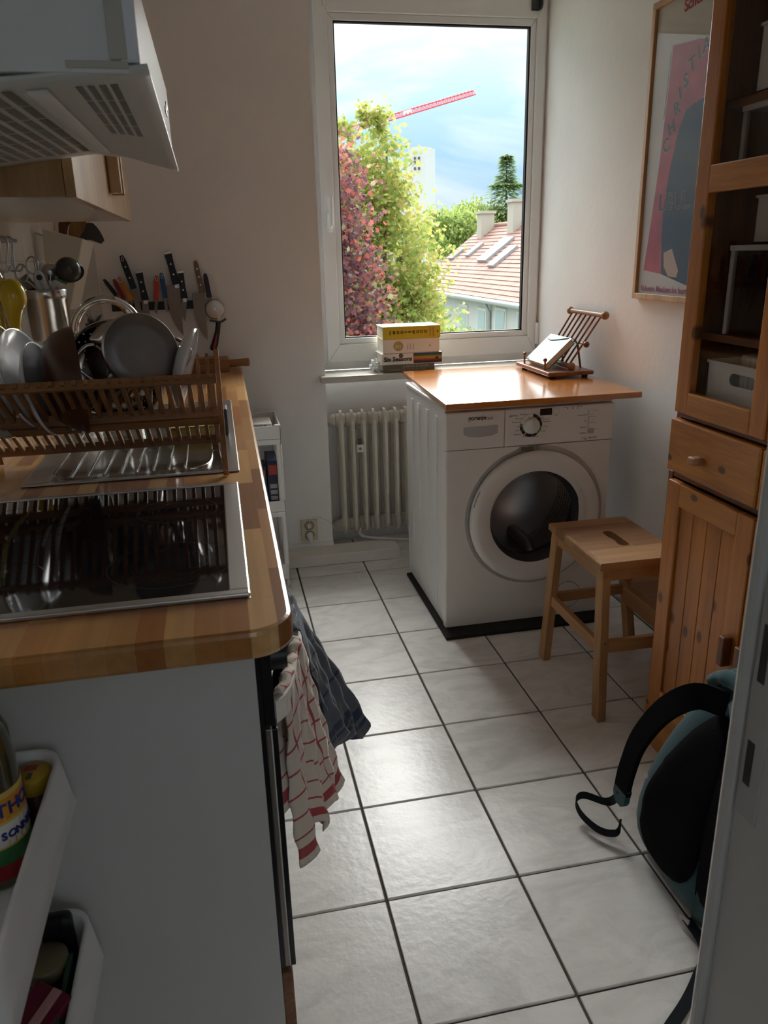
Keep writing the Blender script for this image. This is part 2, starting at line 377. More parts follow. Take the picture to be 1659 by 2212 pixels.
# handle and fittings
hd = MB().box(.248, .272, .068, .086, 1.455, 1.535, .006).build('handle_plate', upvc, win)
MB().tube(smooth_path([(.26, .078, 1.475), (.26, .05, 1.478), (.262, .042, 1.50), (.264, .042, 1.60)], 5), [.010]*11+[.009]*5, 10).build('handle', upvc, hd)
MB().cyl((1.243, .078, .93), (1.243, .078, 1.03), .010, n=12).build('hinge', upvc, win)
b_ = MB().box(1.165, 1.20, .07, .088, 2.325, 2.375, .004).build('window_sensor', mat('dark_grey_plastic', (.03, .035, .04), .45), win)
MB().cyl((1.196, .075, 2.350), (1.206, .075, 2.350), .022, n=18).build('magnet', MATS['dark_grey_plastic'], b_)
for xx in (.262, .275, .288): MB().box(xx-.004, xx+.004, .082, .088, 2.315, 2.38, .001).build('vent_louvre', upvc, win)

# stone sill
M_sill = mat('pale_stone_sill', (.62, .60, .55), .35, var=.10, vscale=9)
struct(MB().box(.165, XR-.002, -.10, .10, .822, .852, .006).build('trim_sill', M_sill))
# pipe casing along the wall
M_duct = mat('cream_casing', (.74, .72, .67), .5)
struct(MB().box(-.30, .485, -.194, YW-.0, .001, .052, .003).build('trim_casing', M_duct))
# ================================================================== kitchen run on the left
def stave_mat(name, c1, c2, c3, sw=.045, sl=.55, rough=.3, grain=.25, rot=PI/2, coat=.25):
    """glued hardwood staves running along Y"""
    m = mat(name, c1, rough, coat=coat); nt = m.node_tree; n = nt.nodes; L = nt.links.new; b = n['Principled BSDF']
    tc = n.new('ShaderNodeTexCoord'); mp = n.new('ShaderNodeMapping'); mp.inputs['Rotation'].default_value = (0, 0, rot); L(tc.outputs['Object'], mp.inputs[0])
    br = n.new('ShaderNodeTexBrick'); br.offset = .37; br.squash = 1; L(mp.outputs[0], br.inputs['Vector'])
    br.inputs['Scale'].default_value = 1; br.inputs['Brick Width'].default_value = sl; br.inputs['Row Height'].default_value = sw; br.inputs['Mortar Size'].default_value = .0004; br.inputs['Bias'].default_value = 0
    br.inputs['Color1'].default_value = (0, 0, 0, 1); br.inputs['Color2'].default_value = (1, 1, 1, 1); br.inputs['Mortar'].default_value = (.5, .5, .5, 1); br.inputs['Mortar Size'].default_value = .0002
    cr = n.new('ShaderNodeValToRGB'); L(br.outputs['Color'], cr.inputs[0]); e = cr.color_ramp.elements; e[0].position = 0; e[0].color = (*hexc(c2), 1); e[1].position = 1; e[1].color = (*hexc(c1), 1)
    mid = tuple((x*.4+y*.6) for x, y in zip(hexc(c1), hexc(c2)))
    for p_, c_ in ((.22, tuple(x*.35+y*.65 for x, y in zip(hexc(c2), hexc(c3)))), (.45, tuple(x*.75+y*.25 for x, y in zip(hexc(c1), hexc(c2)))), (.6, hexc(c2)), (.8, mid)): q_ = cr.color_ramp.elements.new(p_); q_.color = (*c_, 1)
    mg = n.new('ShaderNodeMapping'); L(mp.outputs[0], mg.inputs[0]); mg.inputs['Scale'].default_value = (4, 60, 60)
    nz = n.new('ShaderNodeTexNoise'); nz.inputs['Scale'].default_value = 1; nz.inputs['Detail'].default_value = 5; L(mg.outputs[0], nz.inputs['Vector'])
    r = n.new('ShaderNodeMapRange'); L(nz.outputs[0], r.inputs[0]); r.inputs[1].default_value = .3; r.inputs[2].default_value = .75; r.inputs[3].default_value = 0; r.inputs[4].default_value = grain
    mx = n.new('ShaderNodeMixRGB'); mx.blend_type = 'MULTIPLY'; L(r.outputs[0], mx.inputs[0]); L(cr.outputs[0], mx.inputs[1]); mx.inputs[2].default_value = (*hexc(c3), 1)
    L(mx.outputs[0], b.inputs['Base Color']); return m
M_top = stave_mat('beech_worktop', '#deb274', '#a56c36', '#74441f', .036, .30)
WZ = .91
def top_loop(ins, n=10):
    x1n, x1f, y0, y1, x0, r = -.190-ins, -.172-ins, -2.60+ins, YW-.002-ins*0, XL+.002, .06-ins
    L_ = [(x0, y0)]
    for k in range(n+1):
        a = -PI/2+PI/2*k/n; L_.append((x1n-r+r*math.cos(a), y0+r+r*math.sin(a)))
    L_ += [(x1f, y1), (x0, y1)]
    return L_
def build_worktop():
    hole = [(-.655, -1.30), (-.275, -1.30), (-.275, -.94), (-.655, -.94)]
    bm = bmesh.new(); rings = []
    for ins, z in ((.007, WZ), (.002, WZ-.002), (0, WZ-.007), (0, .876), (.002, .871), (.006, .87)):
        rings.append([bm.verts.new((x, y, z)) for x, y in top_loop(ins)])
    hv = [[bm.verts.new((x, y, z)) for x, y in hole] for z in (WZ, .87)]
    for a, b in zip(rings, rings[1:]):
        for i in range(len(a)): j = (i+1) % len(a); bm.faces.new((a[i], b[i], b[j], a[j]))
    for i in range(4): j = (i+1) % 4; bm.faces.new((hv[0][i], hv[0][j], hv[1][j], hv[1][i]))
    for ringv, h in ((rings[0], hv[0]), (rings[-1], hv[1])):
        es = []
        for lp in (ringv, h):
            for i in range(len(lp)):
                e = bm.edges.get((lp[i], lp[(i+1) % len(lp)])) or bm.edges.new((lp[i], lp[(i+1) % len(lp)])); es.append(e)
        bmesh.ops.triangle_fill(bm, edges=es, use_beauty=True)
    bmesh.ops.recalc_face_normals(bm, faces=bm.faces)
    o = MB().bm(bm).build('worktop', M_top, origin=(-.5, -1.3, .87))
    tag(o, 'long beech block worktop with rounded near corner under hob and sink', 'worktop')
build_worktop()

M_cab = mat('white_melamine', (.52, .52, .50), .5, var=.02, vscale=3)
cab = thing('base_cabinet', 'white end cabinet carrying the near end of the wooden worktop', 'cabinet', (-.55, -2.25, 0))
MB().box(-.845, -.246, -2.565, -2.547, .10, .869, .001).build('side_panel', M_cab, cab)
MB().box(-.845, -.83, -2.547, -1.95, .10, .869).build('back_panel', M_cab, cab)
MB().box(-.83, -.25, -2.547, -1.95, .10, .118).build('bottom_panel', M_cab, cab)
M_kick = wood('brown_plinth', '#8a6040', '#5d3a22', 'Y', 20, .5)
MB().box(-.246, -.228, -2.56, -1.94, .02, .288, .002).build('plinth_drawer', M_kick, cab)
MB().box(-.82, -.27, -2.52, -1.96, 0, .10).build('plinth', M_kick, cab)

ov = thing('oven', 'built-in oven with black edge under the near worktop corner', 'oven', (-.25, -2.25, .30))
M_blk = mat('oven_black', (.01, .01, .012), .25)
MB().box(-.80, -.246, -2.54, -1.955, .30, .862).build('oven_body', mat('oven_grey', (.2, .2, .2), .4, .6), ov)
MB().box(-.246, -.239, -2.56, -1.94, .30, .866, .001).build('gasket', M_blk, ov)
dr = MB().box(-.239, -.232, -2.558, -1.942, .30, .735, .001).build('door', mat('oven_door_edge', (.30, .27, .25), .3, .7), ov)
MB().box(-.232, -.230, -2.558, -1.942, .30, .735, .0005).build('door_trim', mat('oven_cream_line', (.7, .67, .6), .4), dr)
MB().box(-.230, -.222, -2.558, -1.942, .30, .735, .001).build('door_glass', M_blk, dr)
MB().box(-.239, -.224, -2.558, -1.942, .74, .866, .001).build('control_panel', M_blk, ov)
for y in (-2.47, -2.38, -2.12, -2.03):
    k = MB().cyl((-.224, y, .805), (-.198, y, .805), .024, .021, 20).build('knob', black_pl, ov)
    MB().box(-.1985, -.1972, y-.002, y+.002, .806, .826).build('mark', white_pl, k)
M_hand = mat('cream_enamel', (.80, .78, .70), .25)
hp = [(-.226, -2.53, .745), (-.205, -2.50, .745), (-.186, -2.42, .745), (-.170, -2.25, .745), (-.186, -2.08, .745), (-.205, -2.0, .745), (-.226, -1.97, .745)]
MB().tube(smooth_path(hp, 6), 1, flat=(.013, .034, (0, 0, 1))).build('handle', M_hand, ov)

cab2 = thing('base_cabinet', 'white sink base cabinet under the far half of the worktop', 'cabinet', (-.55, -1.0, 0))
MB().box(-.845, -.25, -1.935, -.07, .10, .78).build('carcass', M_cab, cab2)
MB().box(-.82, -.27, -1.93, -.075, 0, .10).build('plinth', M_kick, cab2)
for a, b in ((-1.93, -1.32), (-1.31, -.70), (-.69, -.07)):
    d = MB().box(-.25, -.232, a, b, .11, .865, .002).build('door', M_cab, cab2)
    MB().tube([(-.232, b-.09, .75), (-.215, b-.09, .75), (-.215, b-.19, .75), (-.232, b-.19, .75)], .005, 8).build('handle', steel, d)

# hob
hob = thing('cooktop', 'black glass cooktop with steel frame in the wooden worktop', 'cooktop', (-.5, -2.2, WZ))
fr = MB()
HX0, HX1, HY0, HY1 = -.755, -.243, -2.492, -1.91
for (a, b, c, d) in ((HX0, HX1, HY0, HY0+.018), (HX0, HX1, HY1-.012, HY1), (HX1-.030, HX1, HY0+.0175, HY1-.0115), (HX0, HX0+.03, HY0+.0175, HY1-.0115)):
    fr.box(a, b, c, d, WZ+.0005, WZ+.0075, .0022)
fr.build('frame', mat('hob_steel', (.62, .62, .62), .3, 1, bump=.05, bscale=250), hob)
gl = MB().box(HX0+.028, HX1-.028, HY0+.016, HY1-.010, WZ+.0005, WZ+.0055).build('glass_panel', mat('black_ceramic_glass', (.006, .006, .007), .05, spec=.6), hob)
M_ring = mat('zone_print', (.035, .035, .037), .14)
for cx, cy, r in ((-.36, -2.345, .095), (-.36, -2.07, .075), (-.62, -2.345, .075), (-.62, -2.07, .105)):
    mb = MB(); mb.lathe([(r, WZ+.0058), (r-.0016, WZ+.0058)], Matrix.Translation((cx, cy, 0)), 48); mb.lathe([(r*.62, WZ+.0058), (r*.62-.001, WZ+.0058)], Matrix.Translation((cx, cy, 0)), 48)
    mb.build('zone_ring', M_ring, gl)

# sink
sink = thing('sink', 'stainless steel sink with ribbed draining board behind the cooktop', 'sink', (-.47, -1.35, WZ))
SX0, SX1, SY0, SY1 = -.695, -.236, -1.806, -.90
mb = MB()
for (a, b, c, d) in ((SX0, SX1, SY0, SY0+.014), (SX0, SX1, SY1-.03, SY1), (SX1-.028, SX1, SY0+.0135, SY1-.0295), (SX0, SX0+.055, SY0+.0135, SY1-.0295)):
    mb.box(a, b, c, d, WZ+.0003, WZ+.005, .002)
mb.build('rim', steel, sink)
M_drain = mat('drainer_steel', (.50, .49, .47), .2, 1, bump=.25, bscale=9, var=.08)
dr_ = MB()
def drain(u, v):
    x = SX0+.05+(SX1-SX0-.075)*u; y = SY0+.012+.44*v; e = min(u, 1-u, v*.9, 1)*9
    return (x, y, WZ+.0042-.0034*min(1, max(0, e))**2*(1 if v < .97 else .3))
dr_.grid(drain, 24, 24); dr_.build('drainer', M_drain, sink)
for i, x in enumerate((-.585, -.515, -.445, -.375)):
    for dx in (-.018, .018):
        MB().tube([(x+dx, -1.755, WZ+.0015), (x+dx, -1.74, WZ+.003), (x+dx, -1.45, WZ+.003), (x+dx, -1.43, WZ+.0015)], .0035, 8).build('rib', M_drain, sink)
MB().tube(smooth_path([(-.345, -1.755, WZ+.002), (-.325, -1.75, WZ+.003), (-.305, -1.72, WZ+.003), (-.298, -1.65, WZ+.003), (-.298, -1.5, WZ+.002)], 5), .0035, 8).build('rib', M_drain, sink)
MB().tube(smooth_path([(-.60, -1.765, WZ+.002), (-.635, -1.745, WZ+.003), (-.645, -1.70, WZ+.003), (-.645, -1.5, WZ+.002)], 5), .0035, 8).build('rib', M_drain, sink)
bs = MB()      # basin: walls and floor below the worktop
bx0, bx1, by0, by1, bz = -.645, -.285, -1.29, -.95, .78
def basin_ring(i, z): return [(bx0+i, by0+i, z), (bx1-i, by0+i, z), (bx1-i, by1-i, z), (bx0+i, by1-i, z)]
R_ = [basin_ring(-.002, WZ+.004), basin_ring(0, WZ), basin_ring(.012, bz+.02), basin_ring(.03, bz+.004)]
vs_ = [v for r in R_ for v in r]; bs.add(vs_, [(i*4+k, i*4+(k+1) % 4, i*4+4+(k+1) % 4, i*4+4+k) for i in range(3) for k in range(4)]); bs.add(R_[-1], [(0, 1, 2, 3)])
bs.build('basin', steel, sink)
pl = MB()
for (a, b, c, d) in ((SX0+.05, SX1-.025, -1.36, by0), (SX0+.05, bx0, by0, SY1-.028), (bx1, SX1-.025, by0, SY1-.028), (bx0, bx1, by1, SY1-.028)): pl.box(a, b, c, d, WZ+.0003, WZ+.003)
pl.build('deck', steel, sink)

fa = thing('faucet', 'chrome gooseneck tap arching behind the dish rack', 'tap', (-.672, -1.02, WZ))
MB().lathe([(.03, 0), (.03, .012), (.022, .02), (.018, .07), (.016, .075)], Matrix.Translation((-.672, -1.02, WZ+.003)), 24).build('base', chrome, fa)
arc = [(-.672, -1.02, WZ+.07), (-.672, -1.02, 1.15)]
for k in range(13):
    a = PI-PI*k/12; arc.append((-.579+.093*math.cos(a), -1.02-.0*k, 1.162+.093*math.sin(a)))
arc += [(-.486, -1.02, 1.12)]
MB().tube(smooth_path(arc, 3), .0125, 14).build('spout', chrome, fa)
MB().tube([(-.655, -1.02, .965), (-.625, -1.05, .985), (-.60, -1.07, 1.0)], [.008, .006, .005], 10).build('lever', chrome, fa)

# hood
hood = thing('range_hood', 'white range hood with perforated filter above the cooktop', 'hood', (-.6, -2.2, 1.57))
M_hood = mat('hood_white', (.72, .73, .70), .4, var=.02)
M_hood2 = mat('hood_plastic', (.66, .67, .63), .35)
HN, HF = -2.555, -1.86
ZH = 1.662
MB().box(XL+.002, -.322, HN, HN+.014, 1.552, ZH, .002).build('side_panel', M_hood, hood)
MB().box(-.330, -.310, HN-.003, HF, 1.562, ZH, .003).build('front_panel', mat('hood_front_gloss', (.80, .82, .84), .18, coat=.5), hood)
MB().box(XL+.002, -.33, HF-.014, HF, 1.57, ZH, .002).build('side_panel', M_hood, hood)
MB().box(XL+.002, -.322, HN+.01, HF-.01, ZH-.012, ZH).build('top_panel', M_hood, hood)
MB().box(-.385, -.322, HN-.003, HN+.012, 1.556, 1.563, .001).build('corner_clip', mat('hood_beige', (.50, .48, .40), .5), hood)
MB().box(-.340, -.322, HN-.004, HN+.004, 1.564, ZH, .001).build('edge_strip', MATS['hood_beige'], hood)
for z in (1.598, 1.612):
    MB().box(-.3105, -.3085, -2.02+(z-1.598)*3, -1.975+(z-1.598)*3, z, z+.010).build('switch', black_pl, hood)
# flared underside tray: arched towards the far end, lip hanging lowest at the front
def visor_z(x, y):
    v = (y-HN)/(HF-HN); n_ = 1.560-(-.305-x)*.10
    P = [(-.86, 1.505), (-.62, 1.534), (-.454, 1.556), (-.389, 1.549), (-.30, 1.524)]
    f_ = P[-1][1]
    for (xa, za), (xb, zb) in zip(P, P[1:]):
        if xa <= x <= xb: f_ = za+(zb-za)*(x-xa)/(xb-xa)
    return n_*(1-v)+f_*v
vz = MB()
def visor(u, v):
    x = XL+.01+(-.303-(XL+.01))*u; y = HN+.002+(HF+.015-HN-.002)*v; return (x, y, visor_z(x, min(y, HF)))
vz.grid(visor, 30, 16); vis = vz.build('visor', M_hood2, hood, thick=.004)
M_slit = mat('grille_slot', (.07, .07, .06), .7)
def slot_block(x0, x1, y0, y1, nx, ny, nm):
    mb = MB(); dx, dy = (x1-x0)/nx, (y1-y0)/ny
    for i in range(nx):
        for j in range(ny):
            if j % 14 == 13: continue
            xa, xb, ya, yb = x0+dx*(i+.16), x0+dx*(i+.80), y0+dy*(j+.3), y0+dy*(j+.75)
            mb.add([(x, y, visor_z(x, y)-.0028) for x, y in ((xa, ya), (xb, ya), (xb, yb), (xa, yb))], [(3, 2, 1, 0)])
    o = mb.build(nm, M_slit, vis); o['kind'] = 'stuff'
slot_block(-.79, -.448, -2.50, -1.90, 17, 84, 'filter_slots')
slot_block(-.388, -.338, -2.50, -2.16, 4, 56, 'vent_slots')
df = MB(); df.grid(lambda u, v: (-.437+.022*u, -2.50+.56*v, visor_z(-.437+.022*u, -2.50+.56*v)-.005), 2, 10); df.build('light_diffuser', mat('frosted_diffuser', (.80, .79, .74), .5), vis, thick=.004)

# wall cupboard
cup = thing('wall_cupboard', 'birch wall cupboard with two doors beyond the hood', 'cupboard', (-.68, -1.3, 1.48))
M_birch = wood('birch_veneer', '#c09a68', '#9c7648', 'Z', 9, .28, coat=.6)
M_under = mat('cupboard_white_base', (.72, .71, .66), .25)
CN, CF, CXF, CZ = -1.83, -.74, -.497, 1.482
MB().box(XL+.002, CXF-.02, CN, CN+.018, CZ, 2.2, .001).build('side_panel', M_birch, cup)
MB().box(XL+.002, CXF-.02, CF-.018, CF, CZ, 2.2, .001).build('side_panel', M_birch, cup)
MB().box(XL+.002, CXF-.02, CN+.018, CF-.018, CZ, CZ+.018).build('bottom_panel', M_under, cup)
MB().box(XL+.002, CXF-.02, CN+.018, CF-.018, 2.182, 2.2).build('top_panel', M_birch, cup)
for a, b, h in ((CN, -1.222, -1.255), (-1.218, CF, -1.185)):
    d = MB().box(CXF-.019, CXF, a, b, CZ-.002, 2.2, .001).build('door', M_birch, cup)
    MB().box(CXF, CXF+.030, h-.012, h+.012, CZ+.045, CZ+.30, .004).build('handle', M_birch, d)
# ================================================================== washing machine corner
mat_o = MB().box(.468, 1.10, -1.037, -.40, .0005, .0125, .003).build('rubber_mat', mat('granulated_rubber', (.018, .018, .018), .95, bump=.8, bscale=160, var=.5, vscale=220), origin=(.78, -.72, 0))
tag(mat_o, 'black granulated rubber mat under the washing machine', 'mat')

WX0, WX1, WYF, WYB, WB, WT = .485, 1.115, -.96, -.36, .014, .852
wm = thing('washing_machine', 'white front-loading washing machine under an orange wooden board', 'washing machine', (.80, -.66, WB))
enamel = mat('white_enamel', (.78, .76, .73), .3, var=.015)
enamel2 = mat('white_enamel_side', (.78, .78, .78), .3, bump=.02, bscale=6)
sh = MB()
sh.box(WX0+.004, WX0+.02, WYF+.03, WYB, WB, .835, .003); sh.box(WX1-.02, WX1-.004, WYF+.03, WYB, WB, .835, .003); sh.box(WX0+.01, WX1-.01, WYB-.015, WYB, WB, .835); sh.box(WX0+.01, WX1-.01, WYF+.03, WYB, WB, WB+.02)
sh.build('cabinet_shell', enamel2, wm)
MB().box(WX0, WX1, WYF+.012, WYB, .836, WT, .004).build('top_lid', mat('lid_grey_white', (.74, .74, .73), .4), wm)
for y in (-.83, -.70, -.57, -.46):
    MB().tube([(WX0+.004, y, .06), (WX0+.002, y, .08), (WX0+.002, y, .78), (WX0+.004, y, .80)], 1, flat=(.006, .03, (0, 1, 0))).build('side_rib', enamel2, wm)
DC = Vector((.826, 0, .428)); RO = .262
def plate_with_hole(x0, x1, z0, z1, c, r, y0, y1, n=48, cr=.02):
    """front sheet with rounded vertical edges and a round hole"""
    bm = bmesh.new(); out = []
    for y, i in ((y1, 0), (y0+.006, 0), (y0+.002, .002), (y0, .006)):
        out.append([bm.verts.new(p) for p in ((x0+i, y, z0), (x1-i, y, z0), (x1-i, y, z1), (x0+i, y, z1))])
    for a, b in zip(out, out[1:]):
        for k in range(4): bm.faces.new((a[k], a[(k+1) % 4], b[(k+1) % 4], b[k]))
    hr = [[bm.verts.new((c.x+r*math.cos(2*PI*k/n), y, c.z+r*math.sin(2*PI*k/n))) for k in range(n)] for y in (y0, y1)]
    for k in range(n): bm.faces.new((hr[0][k], hr[0][(k+1) % n], hr[1][(k+1) % n], hr[1][k]))
    es = []
    for lp in (out[-1], hr[0]):
        for k in range(len(lp)): es.append(bm.edges.get((lp[k], lp[(k+1) % len(lp)])) or bm.edges.new((lp[k], lp[(k+1) % len(lp)])))
    bmesh.ops.triangle_fill(bm, edges=es, use_beauty=True); bmesh.ops.recalc_face_normals(bm, faces=bm.faces)
    return bm
MB().bm(plate_with_hole(WX0, WX1, WB, .698, Vector((.826, 0, .431)), .268, WYF, WYF+.03)).build('front_panel', enamel, wm)
YM = Matrix.Translation((DC.x, WYF, DC.z)) @ Matrix.Rotation(PI/2, 4, 'X')     # local z -> -y (towards viewer)
def ylathe(prof, name, m, parent, n=56, c=None, arc=2*PI): 
    M = Matrix.Translation((c or (DC.x, WYF, DC.z))) @ Matrix.Rotation(PI/2, 4, 'X')
    return MB().lathe(prof, M, n, arc=arc).build(name, m, parent)
# recess ring around the door, drum behind the glass
ylathe([(.2685, .0), (.266, -.006), (.258, -.018), (.23, -.020)], 'door_recess', enamel, wm, c=(.826, WYF, .431))
dwh = ylathe([(.246, -.012), (.252, .004), (.250, .016), (.242, .024), (.226, .027), (.186, .020), (.176, .012)], 'door', enamel, wm)
ylathe([(.178, .013), (.172, .004), (.166, -.012), (.160, -.03)], 'door_inner_ring', mat('dark_grey_gloss', (.06, .06, .065), .25), dwh)
wglass = glass_mat('washer_glass', (.80, .81, .82), .7)
ylathe([(.168, .006), (.155, .012), (.10, .006), (.0, .002)], 'door_glass', wglass, dwh)
hcl = [(x, -WYF*0+WYF-.0195, z) for x, z in [(.968+.0, .300), (.985, .345), (.992, .41), (.992, .45), (.985, .51), (.968, .555), (.995, .525), (1.012, .47), (1.015, .428), (1.012, .385), (.995, .33)]]
MB().prism(hcl, (0, -.006, 0)).build('door_handle', enamel, dwh)
MB().tube(smooth_path([(DC.x-.247*math.cos(a), WYF-.018, DC.z+.247*math.sin(a)) for a in (.25, .32, .40, .5)], 4), .0022, 6).build('crack', mat('crack_grey', (.3, .29, .27), .6), dwh)
drm = mat('drum_steel', (.62, .62, .63), .35, 1, bump=.1, bscale=30)
ylathe([(.20, -.03), (.185, -.05), (.19, -.10), (.235, -.11), (.235, -.36)], 'bellows', mat('grey_bellows', (.09, .09, .095), .6), wm, c=(DC.x, WYF, DC.z+.01))
drum = ylathe([(.232, -.11), (.232, -.36), (0, -.37)], 'drum', drm, wm, c=(DC.x, WYF, DC.z+.01))
for a in (.75, .75+2*PI/3, .75+4*PI/3):
    q = Vector((math.cos(a), 0, math.sin(a))); c0 = Vector((DC.x, WYF, DC.z+.01))+q*.215
    MB().tube([c0+Vector((0, .13, 0)), c0+Vector((0, .16, 0))-q*.03, c0+Vector((0, .32, 0))-q*.03, c0+Vector((0, .35, 0))], [.02, .026, .026, .02], 8).build('paddle', drm, drum)
mb = MB(); hole = mat('drum_hole', (.005, .005, .005), .8)
for i in range(40):
    for j in range(9):
        a = -1.25+i*.042+(.021 if j % 2 else 0); q = Vector((math.cos(a), 0, math.sin(a))); c0 = Vector((DC.x, WYF+.14+j*.021, DC.z+.01))+q*.2312; t = Vector((-math.sin(a), 0, math.cos(a)))*.0038
        u = Vector((0, .005, 0)); mb.add([c0-t, c0+u, c0+t, c0-u], [(0, 1, 2, 3)])
o = mb.build('drum_holes', hole, drum); o['kind'] = 'stuff'
# control panel
cpl = MB().box(.7015, WX1, WYF-.006, WYF+.03, .701, .835, .004).build('control_panel', enamel, wm)
dwr = MB().box(WX0, .700, WYF-.006, WYF+.03, .701, .835, .004).build('detergent_drawer', enamel, wm)
gp = [(.549, .781), (.674, .783), (.674, .755), (.655, .747), (.61, .743), (.57, .746), (.549, .755)]
MB().prism([(x, WYF-.0058, z) for x, z in gp], (0, -.001, 0)).build('grip', mat('grip_grey', (.45, .45, .45), .4), dwr)
M_ink = mat('black_print', (.012, .012, .014), .5); M_gink = mat('grey_print', (.25, .25, .25), .5)
FX = lambda x, z: frame((x, WYF-.0066, z), (1, 0, 0), (0, 0, 1))
text('gorenje', .021, M_ink, dwr, FX(.598, .812), bold=.0004); text('Opti', .015, M_gink, dwr, FX(.642, .809))
kn = MB().lathe([(.029, 0), (.028, .016), (.025, .021), (0, .022)], Matrix.Translation((.797, WYF-.006, .773)) @ Matrix.Rotation(PI/2, 4, 'X'), 32).build('program_knob', white_pl, cpl)
MB().box(.7955, .7985, WYF-.030, WYF-.027, .776, .799).build('knob_mark', mat('knob_grey', (.6, .6, .6), .4), kn)  # narrow grey mark, darker than the knob
def arc_seg(a0, a1, r0, r1, m, name='dial_segment'):
    n = max(2, int(abs(a1-a0)/.15)); P = [(.797+r1*math.cos(a0+(a1-a0)*k/n), WYF-.0062, .773+r1*math.sin(a0+(a1-a0)*k/n)) for k in range(n+1)]
    P += [(.797+r0*math.cos(a1-(a1-a0)*k/n), WYF-.0062, .773+r0*math.sin(a1-(a1-a0)*k/n)) for k in range(n+1)]
    MB().prism(P, (0, -.0006, 0)).build(name, m, cpl)
M_grn = mat('green_print', (.10, .30, .05), .5); D = math.radians
for a0, a1, m_ in ((78, 50, M_ink), (48, 22, M_ink), (20, -8, M_ink), (-10, -48, M_grn), (-52, -80, M_ink), (-82, -122, M_ink), (-128, -150, M_ink), (-152, -174, M_ink), (186-360, 170-360, M_grn)):
    arc_seg(D(a0), D(a1), .031, .042, m_)
for a0, a1 in ((168, 140), (138, 112), (110, 82)):
    arc_seg(D(a0), D(a1), .0412, .042, M_gink); arc_seg(D(a0), D(a0-1.5), .032, .042, M_gink)
MB().box(.830, .875, WYF-.0072, WYF-.006, .806, .830, .0004).build('display', mat('display_black', (.01, .01, .01), .15), cpl)
for x, z, w, h, m_ in ((.893, .818, .022, .02, enamel), (1.024, .806, .022, .017, enamel), (1.025, .783, .022, .017, enamel), (1.026, .760, .022, .017, enamel), (1.027, .738, .022, .018, mat('button_grey', (.42, .42, .40), .4))):
    MB().box(x-w/2, x+w/2, WYF-.0105, WYF-.006, z-h/2, z+h/2, .003).build('button', m_, cpl)
for x, z in ((.934, .824), (.953, .8235), (.972, .8235), (1.043, .812), (1.044, .789), (1.045, .766), (1.046, .744)):
    MB().cyl((x, WYF-.0058, z), (x, WYF-.0068, z), .0016, n=10).build('led', M_ink, cpl)
for body, x, z, sz in (('Schleudern', .768, .814, .006), ('Baumwolle', .752, .800, .006), ('Mischgewebe', .742, .787, .006), ('Mix', .748, .772, .006), ('Wolle', .748, .757, .006), ('Feinwasche', .748, .743, .006), ('Kurz', .838, .798, .006), ('Buntwasche', .852, .792, .006), ('Handwasche', .857, .783, .006), ('17 min', .852, .766, .006), ('Mix 40', .843, .749, .006), ('Spulen', .775, .734, .006), ('Pflegeleicht', .813, .732, .006), ('Start', .891, .803, .005), ('Waschen', .928, .829, .005), ('Spulen', .953, .829, .005), ('Schleudern', .980, .829, .005), ('Schleuderdrehzahl', .992, .797, .005), ('Kurz', 1.003, .775, .005), ('Wasser plus', .998, .752, .005), ('Start/Pause', .998, .731, .005)):
    text(body, sz, M_gink, cpl, FX(x, z))
text('A+++', .013, M_ink, cpl, FX(.732, .810)); text('7 kg', .011, M_gink, cpl, FX(1.003, .711)); text('WA 7439', .008, M_ink, cpl, FX(1.035, .712))
lb = MB().box(.759, .836, WYF-.0008, WYF+.002, .676, .696).build('rating_label', mat('label_olive', (.30, .29, .22), .5), wm)
for k in range(4): MB().box(.766, .812, WYF-.0012, WYF-.0008, .680+k*.004, .682+k*.004).build('print_line', M_ink, lb)
text('CE', .009, M_ink, lb, frame((.824, WYF-.0012, .689), (1, 0, 0), (0, 0, 1)))
ylathe([(.0545, .0008), (.0525, .0008)], 'filter_cover', mat('seam_grey', (.12, .12, .12), .6), wm, c=(.972, WYF, .095))
for x in (.53, 1.07):
    for y in (-.92, -.40): MB().cyl((x, y, WB-.0012), (x, y, WB+.01), .018, n=14).build('foot', rubber, wm)

# board on top
M_board = wood('orange_pine', '#cf8636', '#a0581c', 'X', 9, .2, knots=.06, coat=1, kscale=4.2, band=.8, plane='XY', kcol=(.10, .03, .01))
bp_ = [(.474, -1.003), (1.203, -.997), (1.205, -.20), (.51, -.20)]
bd = MB().prism([(x, y, WT+.0005) for x, y in bp_], (0, 0, .021), bev=.0025).build('wooden_board', M_board, origin=(.84, -.6, WT))
tag(bd, 'varnished orange pine board lying on the washing machine', 'board')
BZ = WT+.0216

# folding book stand
M_cherry = wood('cherry_stain', '#9a6240', '#6e3f26', 'Y', 16, .4)
M_dowel = wood('pale_dowel', '#b48660', '#8a5e3e', 'Y', 16, .4)
st = thing('book_stand', 'small wooden folding book stand with spindle back by the right wall', 'book stand', (1.10, -.45, BZ))
MB().box(1.002, 1.195, -.63, -.275, BZ+.010, BZ+.026, .003).build('base_board', M_cherry, st)
for x in (1.03, 1.17):
    for y in (-.60, -.31): MB().cyl((x, y, BZ+.0003), (x, y, BZ+.011), .012, .014, 12).build('foot', black_pl, st)
for y in (-.555, -.335):
    p = MB().cyl((1.018, y, BZ+.022), (1.018, y, BZ+.062), .004, n=10).build('peg', M_cherry, st); MB().ball((1.018, y, BZ+.066), .0085).build('peg_ball', M_cherry, p)
zl = BZ+.040
lo_ = MB().cyl((1.115, -.585, zl), (1.115, -.30, zl), .0095, n=14).build('lower_rail', M_dowel, st)
for y in (-.592, -.293): MB().ball((1.115, y, zl), .0165).build('rail_ball', M_dowel, lo_)
